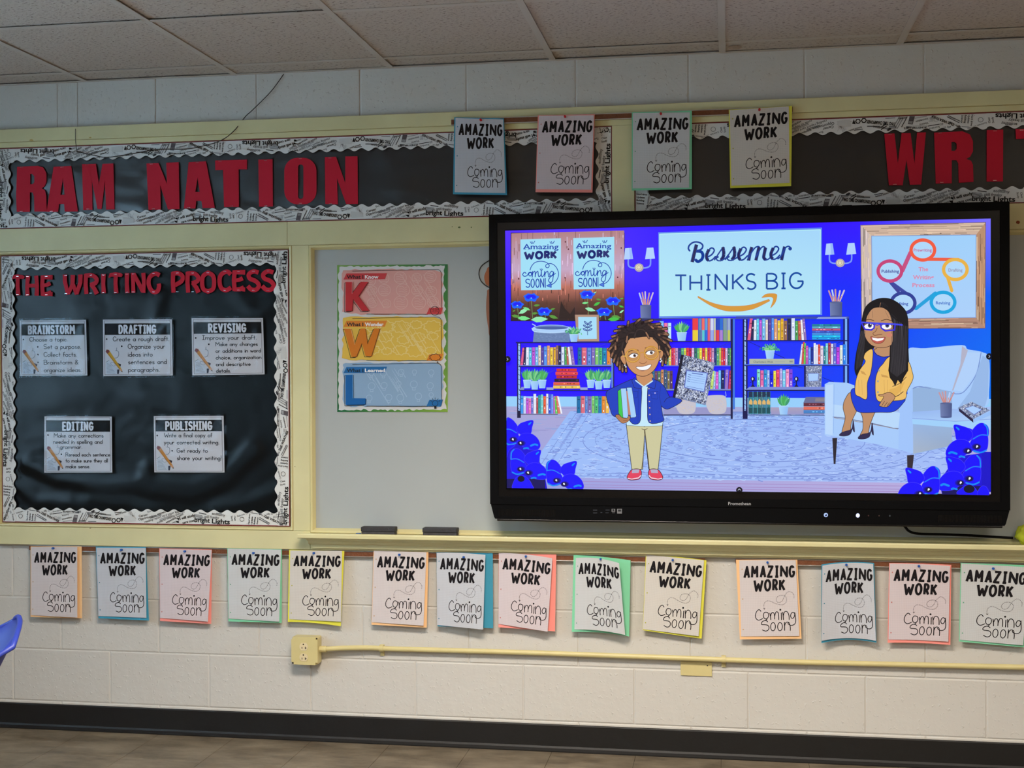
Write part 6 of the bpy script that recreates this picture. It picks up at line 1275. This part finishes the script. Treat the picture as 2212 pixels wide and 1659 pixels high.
cv.smo([(628, 815), (720, 810), (838, 780), (800, 840), (730, 860), (665, 850)], (246, 248, 252), (110, 50, 50), 7); cv.stroke([(690, 872), (740, 870)], 6, (150, 90, 70))
for (x, y) in ((463, 790), (478, 812), (978, 700), (990, 725), (975, 740)): cv.ell(x, y, 10, 12, (220, 226, 240))
# composition book in the hand
L_q = compo([(1305, 640), (1755, 755), (1620, 1365), (1175, 1250)], ((.18, .32), (.86, .26), (.88, .72), (.22, .73)), 900, 22); cv.poly([(1270, 635), (1310, 645), (1185, 1255), (1148, 1245)], (16, 16, 40))
for v in (.41, .46, .51, .56): cv.stroke([L_q(.28, v), L_q(.36, v)], 8, (70, 90, 170)); cv.stroke([L_q(.39, v), L_q(.80, v-.03)], 4, (110, 140, 210))
cv.stroke([L_q(.38, .36), L_q(.7, .33)], 12, (80, 100, 180)); cv.stroke([L_q(.3, .68), L_q(.8, .66)], 6, (90, 110, 190))
# ---- blue flowers in the lower corners
FB, FL, FD = (18, 4, 252), (10, 140, 244), (12, 4, 60)
def petal(pts, hl=None): cv.smo(pts, FB, (70, 60, 250), 7, 5); [cv.stroke(h, w_, FL, smooth=4) for h, w_ in (hl or ())]
def flower(X, mir, ox_, oy):
    f = (lambda p: (ox_+p[0], oy+p[1])) if not mir else (lambda p: (ox_-p[0], oy+p[1]))
    g_ = lambda l: [f(p) for p in l]
    petal(g_([(-60, -160), (-70, -330), (20, -400), (110, -380), (200, -280), (230, -180), (120, -60)]), [(g_([(-65, -190), (-55, -320), (-5, -385)]), 22)])
    petal(g_([(200, -180), (250, -290), (350, -340), (520, -370), (500, -230), (470, -110), (330, -60)]), [(g_([(450, -310), (440, -290), (480, -330)]), 26)])
    petal(g_([(-60, -180), (50, -200), (170, -150), (240, -60), (215, 60), (120, 110), (0, 90), (-60, 20)]), [(g_([(-60, -188), (60, -195), (190, -125)]), 14), (g_([(-40, 70), (60, 110), (180, 80)]), 26)])
    petal(g_([(230, -20), (290, -90), (400, -120), (520, -90), (620, 0), (665, 130), (600, 210), (420, 200), (300, 130), (220, 50)]), [(g_([(480, 130), (560, 105), (610, 120)]), 36), (g_([(340, 190), (400, 175), (430, 185)]), 30)])
    for (cx_, cy_) in ((118, 5), (275, 78)):
        q = f((cx_, cy_)); cv.ell(q[0]+(16 if not mir else -16), q[1]+2, 84, 56, (16, 4, 190)); cv.ell(q[0]+(10 if not mir else -10), q[1]+4, 66, 46, (13, 4, 120)); cv.ell(q[0], q[1]+4, 46, 38, FD); q2 = f((cx_+(2 if cx_ < 200 else -2), cy_-4)); cv.ell(q2[0], q2[1], 18, 18, (236, 240, 255)); cv.ell(q2[0]+(-9 if mir else 9), q2[1]+15, 11, 12, (226, 232, 250))
E0(); cv.poly([(120, 520), (420, 640), (800, 760), (790, 1000), (930, 1180), (900, 1300), (940, 1540), (120, 1540)], (22, 6, 214)); cv.rect(120, 1330, 900, 1540, (14, 8, 90)); cv.sm([(130, 130), (250, 150), (330, 260), (380, 420), (250, 520), (130, 500)], FB)
flower(0, 0, 135, 540); cv.smo([(120, 690), (300, 660), (180, 760), (130, 900)], FB, (80, 60, 250), 6); flower(0, 0, 285, 1130); petal([(270, 1400), (340, 1290), (440, 1260), (560, 1330), (640, 1460), (640, 1530), (270, 1530)]); cv.ell(420, 1330, 70, 60, (10, 12, 40)); flower(0, 0, 1000, 1355)
F0(); cv.poly([(2060, 700), (1600, 760), (1180, 820), (1200, 1000), (1000, 1300), (1060, 1590), (2000, 1590)], (22, 6, 214)); cv.rect(1060, 1380, 2000, 1590, (14, 8, 90)); cv.rect(1850, 700, 2060, 1500, (16, 6, 200))
cv.sm([(1340, 200), (1360, 470), (1500, 540), (1700, 400), (1650, 250)], FB)
def mf(ox_, oy, k):
    cv.at(1920+ox_*.1085, 900+oy*.1085, .1085*k); flower(0, 1, 0, 0); cv.at(1920, 900, .1085)
mf(1895, 590, 1.14); mf(1750, 1225, 1.16); petal([(1360, 1540), (1480, 1400), (1600, 1350), (1720, 1430), (1770, 1580)]); cv.ell(1600, 1440, 110, 80, (8, 10, 40)); petal([(1770, 1560), (1830, 1400), (1940, 1400), (1990, 1560)]); mf(930, 1445, 1.13)
# little round side tabs of the display software
N0()
for (x, y, r_) in ((1096, 776, 7), (2137, 770, 7), (1597, 1059, 7)): cv.ell(x, y, r_, r_, (6, 8, 24)); cv.stroke([(x-1, y-2.5), (x+1.5, y), (x-1, y+2.5)] if y < 1000 else [(x-3, y), (x, y-3), (x+3, y)], 1.1, (190, 196, 214))
cv.build('screen_image', M_SCREEN, tv)
print('screen layers', cv.k, 'verts', len(cv.v))
# ================================================================== erasers, outlet, conduit, wires, cloth, chair
M_ERA = mat('grey_felt', (72, 70, 72), .9, .5, 300, .3, 80, dist=.001); M_ERT = mat('dark_eraser_back', (50, 50, 54), .7, .3, 200)
def eraser(x0, x1, ytop, ybot, label):
    d1 = .070; a = P(x0, ybot, d1); b = P(x1, ybot, d1); h = P(x0, ytop, d1).z-a.z; z0 = zt-.0058
    t = thing('eraser', label, 'eraser', ((a.x+b.x)/2, -.05, z0), 'whiteboard erasers')
    h = .031
    obj('felt_pad', box(BM(), a.x+.002, b.x-.002, -.068, -.032, z0, z0+.014, .002), M_ERA, t)
    obj('eraser_back', box(BM(), a.x, b.x, -.070, -.030, z0+.0142, z0+h, .003), M_ERT, t)
eraser(779, 853, 1131, 1150, 'dark felt eraser on the tray below the know-wonder-learned poster'); eraser(912, 987, 1132, 1151, 'dark felt eraser on the tray nearer the display')
ce_ = P(769, 1149, .06); bm = BM(); cyl(bm, (ce_.x, -.062, zt-.0018), (ce_.x+.018, -.058, zt-.0018), .004, 10)
tag(obj('marker_cap', bm, mat('blue_cap', (50, 90, 150), .4), None, True), 'small blue marker cap lying beside the first eraser', 'cap')
# outlet box
M_BOX = mat('beige_paint', (214, 200, 142), .4, .12, 60, .06, 12, dist=.001); M_HOLE = mat('slot_dark', (30, 22, 14), .8); M_REC = mat('receptacle_plastic', (224, 208, 168), .35)
ox0, oz1 = P(629, 1376, .055).x, P(629, 1376, .055).z; ox1, oz0 = P(686, 1437, .055).x, P(686, 1437, .055).z
t = thing('outlet_box', 'beige painted double outlet box on the block wall', 'outlet', ((ox0+ox1)/2, -.001, oz0))
obj('box_body', box(BM(), ox0, ox1, -.050, -.0005, oz0, oz1, .006), M_BOX, t)
w_, h_ = ox1-ox0, oz1-oz0; n_ = .009
cvp = [(ox0+n_, oz0), (ox1-n_, oz0), (ox1-n_, oz0+n_), (ox1, oz0+n_), (ox1, oz1-n_), (ox1-n_, oz1-n_), (ox1-n_, oz1), (ox0+n_, oz1), (ox0+n_*.7, oz1-n_*.7), (ox0, oz1-n_), (ox0, oz0+n_), (ox0+n_, oz0+n_)]
pl = BM(); prism(pl, cvp, .0502, .0545); obj('cover_plate', pl, M_BOX, t)
for cz in (1397, 1420):
    c = P(656, cz, .056); r = BM(); prism(r, [(c.x+.0165*max(-1, min(1, 1.0*math.cos(a))), c.z+max(-.0145, min(.0145, .0168*math.sin(a)))) for a in [k*math.pi/12 for k in range(24)]], .0547, .0565); rc = obj('receptacle', r, M_REC, t)
    s = BM(); cyl(s, (c.x-.001, -.0565, c.z+.009), (c.x-.001, -.0569, c.z+.009), .0027, 12); box(s, c.x-.0076, c.x-.0052, -.0569, -.0565, c.z-.008, c.z-.001); box(s, c.x+.0050, c.x+.0074, -.0569, -.0565, c.z-.009, c.z); box(s, c.x+.0074, c.x+.0115, -.0569, -.0565, c.z-.0056, c.z-.0036)
    obj('slots', s, M_HOLE, rc)
for a, b in ((ox1-.0045, oz1-.0045), (ox0+.0045, oz0+.0045)):
    s = BM(); cyl(s, (a, -.0504, b), (a, -.0512, b), .0032, 10); obj('screw_hole', s, M_HOLE, t)
# conduit
t2 = thing('conduit', 'long beige painted conduit running right from the outlet box', 'pipe', (0, -.015, P(1100, 1407, .02).z))
pts = [(694, 1402), (720, 1401), (740, 1400), (800, 1399.5), (860, 1402), (1100, 1408.5), (1400, 1419), (1700, 1429.5), (2212, 1441.5)]
dep = [.030, .028, .025, .020, .0175, .0175, .0175, .0175, .0175]
W3 = [P(x, y, d) for (x, y), d in zip(pts, dep)]; q = W3[-1]+(W3[-1]-W3[-2])*.9; q.x = min(q.x, X1-.02); W3.append(q)
W3[0].x = ox1+.0135
bm = BM(); tube(bm, smoothpts([tuple(v) for v in W3], 5), .0095, 14); obj('pipe', bm, M_BOX, t2, True)
bm = BM(); cyl(bm, (ox1+.0005, W3[0].y, W3[0].z), (ox1+.010, W3[0].y, W3[0].z), .011, 8); cyl(bm, (ox1+.010, W3[0].y, W3[0].z), (ox1+.026, W3[0].y+.001, W3[0].z), .0125, 16); obj('connector', bm, M_BOX, t2)
def strap(px, py):
    c = P(px, py, .0175); s = BM(); w = .0075
    R = .0122; pr = [(math.cos(a)*R, math.sin(a)*R) for a in [math.pi*k/10 for k in range(0, 11)]]
    # half-round band over the pipe with a screw tab below
    A = [(.0175+math.cos(a)*R, math.sin(a)*R) for a in [(-90+18*k)*math.pi/180 for k in range(11)]]
    o = [(.001, -.030), (.0055, -.030), (.0055, -.0125)]+A+[(.001, .0122)]
    out = [(d, c.z+z) for d, z in o]; extr(s, out, c.x-w, c.x+w)
    cyl(s, (c.x, -.0055, c.z-.022), (c.x, -.009, c.z-.022), .0045, 10)
    obj('strap', s, M_BOX, t2)
strap(824, 1400.5); strap(1563, 1424.5)
c0, c1 = P(1470, 1429, .003), P(1538, 1461, .003)
t3 = thing('blank_cover_plate', 'small beige blank cover plate below the conduit', 'cover plate', ((c0.x+c1.x)/2, -.001, c1.z))
obj('plate', box(BM(), c0.x, c1.x, -.0048, -.0014, c1.z, P(1500, 1429.5, .003).z, .001), M_BOX, t3)
for px in (1478, 1528):
    c = P(px, 1438, .005); s = BM(); cyl(s, (c.x, -.0049, c.z), (c.x, -.0056, c.z), .0024, 10); obj('screw', s, M_HOLE if px > 1500 else M_BOX, t3)
# thin wires
M_WIRE = mat('black_wire', (24, 20, 18), .5)
def wire(pts, r, label, name='wire'):
    bm = BM(); tube(bm, smoothpts([tuple(P(x, y, d)) for x, y, d in pts], 6), r, 6); tag(obj(name, bm, M_WIRE, None, True), label, 'wire')
wire([(613, 160, .006), (585, 198, .007), (545, 238, .008), (530, 252, .012), (505, 283, .036), (478, 303, .034), (440, 315, .026), (400, 322, .024), (340, 323, .024), (280, 333, .024), (232, 340, .022), (205, 336, .020), (165, 327, .022)], .0016, 'thin black wire hanging from the ceiling across the banner border')
wire([(163, 278, .034), (163, 300, .034), (165, 318, .028), (167, 329, .0245)], .0013, 'short black wire end standing up over the top woodwork')
# power lead of the display and the lime cloth on the tray
bm = BM(); tube(bm, smoothpts([tuple(P(x, y, d)) for x, y, d in [(1948, 1128, .05), (1956, 1139, .05), (1965, 1148, .05), (1985, 1153, .05), (2040, 1154.5, .05), (2100, 1157, .05), (2150, 1160, .05), (2188, 1162, .05)]], 6), .0045, 10)
tag(obj('power_cord', bm, M_BLACK, None, True), 'thick black power cord from under the display along the tray', 'cord')
from mathutils import noise
bm = BM(); b = bmesh.new(); bmesh.ops.create_icosphere(b, subdivisions=4, radius=1)
c = P(2212, 1155, .055); c.x += .034
zb = zt-.0055
for v in b.verts:
    n = v.co.normalized(); k = 1+.22*noise.noise(n*2.2)+.10*noise.noise(n*6); z = n.z
    v.co = Vector((c.x+n.x*.058*k*(1.0-.25*z)-.010*z, -.050+n.y*.022*k, zb+.040+z*.042*k))
    v.co.z = max(v.co.z, zb)
add(bm, b); tag(obj('folded_cloth', bm, mat('lime_cloth', (176, 186, 30), .85, .5, 40, .35, 14, dist=.004), None, True), 'lime green crumpled cloth on the tray at the right edge', 'cloth')
# ------------------------------------------------------------------ blue shell chair at the lower left
M_CHAIR = mat('blue_polypropylene', (30, 48, 140), .5, .15, 200, dist=.0006); M_LEG = mat('chair_chrome', (180, 182, 186), .25, metal=1)
ch = thing('school_chair', 'blue plastic shell school chair, only its backrest corner in view', 'chair', (0, 0, 0))
def shell(u, v):
    """u across -1..1, v up the shell 0 (front lip) .. 1 (top of the back); chair looks towards -x side"""
    w = .215*(1-.10*max(0, v-.6)/.4)
    if v < .5: f = v/.5; a = .42*(1-f); z = .43-.02*f+.02*abs(u)**2
    else: f = (v-.5)/.5; a = -.02-.16*f**1.1; z = .41+.36*f**.95
    if .4 < v < .6: z += .01*math.cos((v-.5)*math.pi/.2)
    if v > .5:
        a += (.015+.15*min(1, (1-v)/.32)**.8)*abs(u)**2.2; z -= .028*abs(u)**3*((v-.5)/.5)**2
        w *= 1-.10*((v-.5)/.5)**6
    else: a += .004*abs(u)**2
    return Vector((u*w, a, z))
bm = BM(); nu, nv = 18, 44; g = [[bm.verts.new(shell(-1+2*i/nu, j/nv)) for i in range(nu+1)] for j in range(nv+1)]
for j in range(nv):
    for i in range(nu): bm.faces.new((g[j][i], g[j][i+1], g[j+1][i+1], g[j+1][i]))
bmesh.ops.recalc_face_normals(bm, faces=bm.faces[:])
bmesh.ops.solidify(bm, geom=bm.faces[:], thickness=.006)
rim = [shell(-1, j/nv) for j in range(4, nv+1)]+[shell(-1+2*i/nu, 1) for i in range(1, nu)]+[shell(1, j/nv) for j in range(nv, 3, -1)]
tube(bm, rim, .0065, 8)
ch.location = (0, 0, 0)
sh = obj('seat_shell', bm, M_CHAIR, ch, True)
for sx in (-1, 1):
    for (y0, y1) in ((.28, .40), (-.0, -.16)):
        b_ = BM(); tube(b_, smoothpts([(sx*.12, .12, .395), (sx*.165, (y0+.12)/2, .392), (sx*.19, y0, .37), (sx*.21, y1, .02), (sx*.21, y1, .004)], 5), .0105, 10); l = obj('leg', b_, M_LEG, ch, True)
        f_ = BM(); cyl(f_, (sx*.21, y1, .0), (sx*.21, y1, .022), .014, 12); obj('foot_cap', f_, M_BLACK, l)
b_ = BM(); box(b_, -.13, .13, .05, .2, .385, .397); obj('seat_bracket', b_, M_LEG, ch)
ch.location = Vector(CHAIR[:3]); ch.rotation_euler = (0, 0, CHAIR[3])
# paint chips and marks on the woodwork
M_CHIP = mat('chipped_paint', (96, 62, 40), .8); M_GRN = mat('green_marker', (92, 112, 60), .7)
def chip(px, py, w, h, m, d, par, rot=0):
    c = P(px, py, d); b_ = bmesh.new(); bmesh.ops.create_cone(b_, cap_ends=True, segments=9, radius1=1, radius2=.9, depth=.0004)
    for v in b_.verts: v.co.x *= random.uniform(.8, 1.15); v.co.y *= random.uniform(.8, 1.15)
    bm = BM(); add(bm, b_, Matrix.Translation(c) @ Matrix.Rotation(rot, 4, 'Y') @ Matrix.Rotation(math.pi/2, 4, 'X') @ Matrix.Diagonal((w, h, 1, 1)))
    obj('paint_mark', bm, m, par)
TR = {o.name: o for o in bpy.data.objects if o.name.startswith('trim_')}
for a in ((68, 303, .009, .004, 'trim_1'), (195, 297, .005, .002, 'trim_1'),): chip(a[0], a[1], a[2], a[3], mat('yellowed_chip', (190, 160, 90), .7), .0303, TR[a[4]])
chip(195, 1141, .004, .0015, M_CHIP, RD+.0003, TR['trim_5'], -.2); chip(637, 1008, .003, .0009, M_CHIP, RD+.0003, TR['trim_7'])
chip(992, 491, .005, .003, M_GRN, RD+.0003, TR['trim_4']); chip(1018, 491, .0025, .0025, M_GRN, RD+.0003, TR['trim_4']); chip(977, 490, .003, .0012, M_GRN, RD+.0003, TR['trim_4'])
chip(2199, 480, .007, .006, mat('rust_spot', (140, 70, 36), .8), RD+.0003, TR['trim_4'])
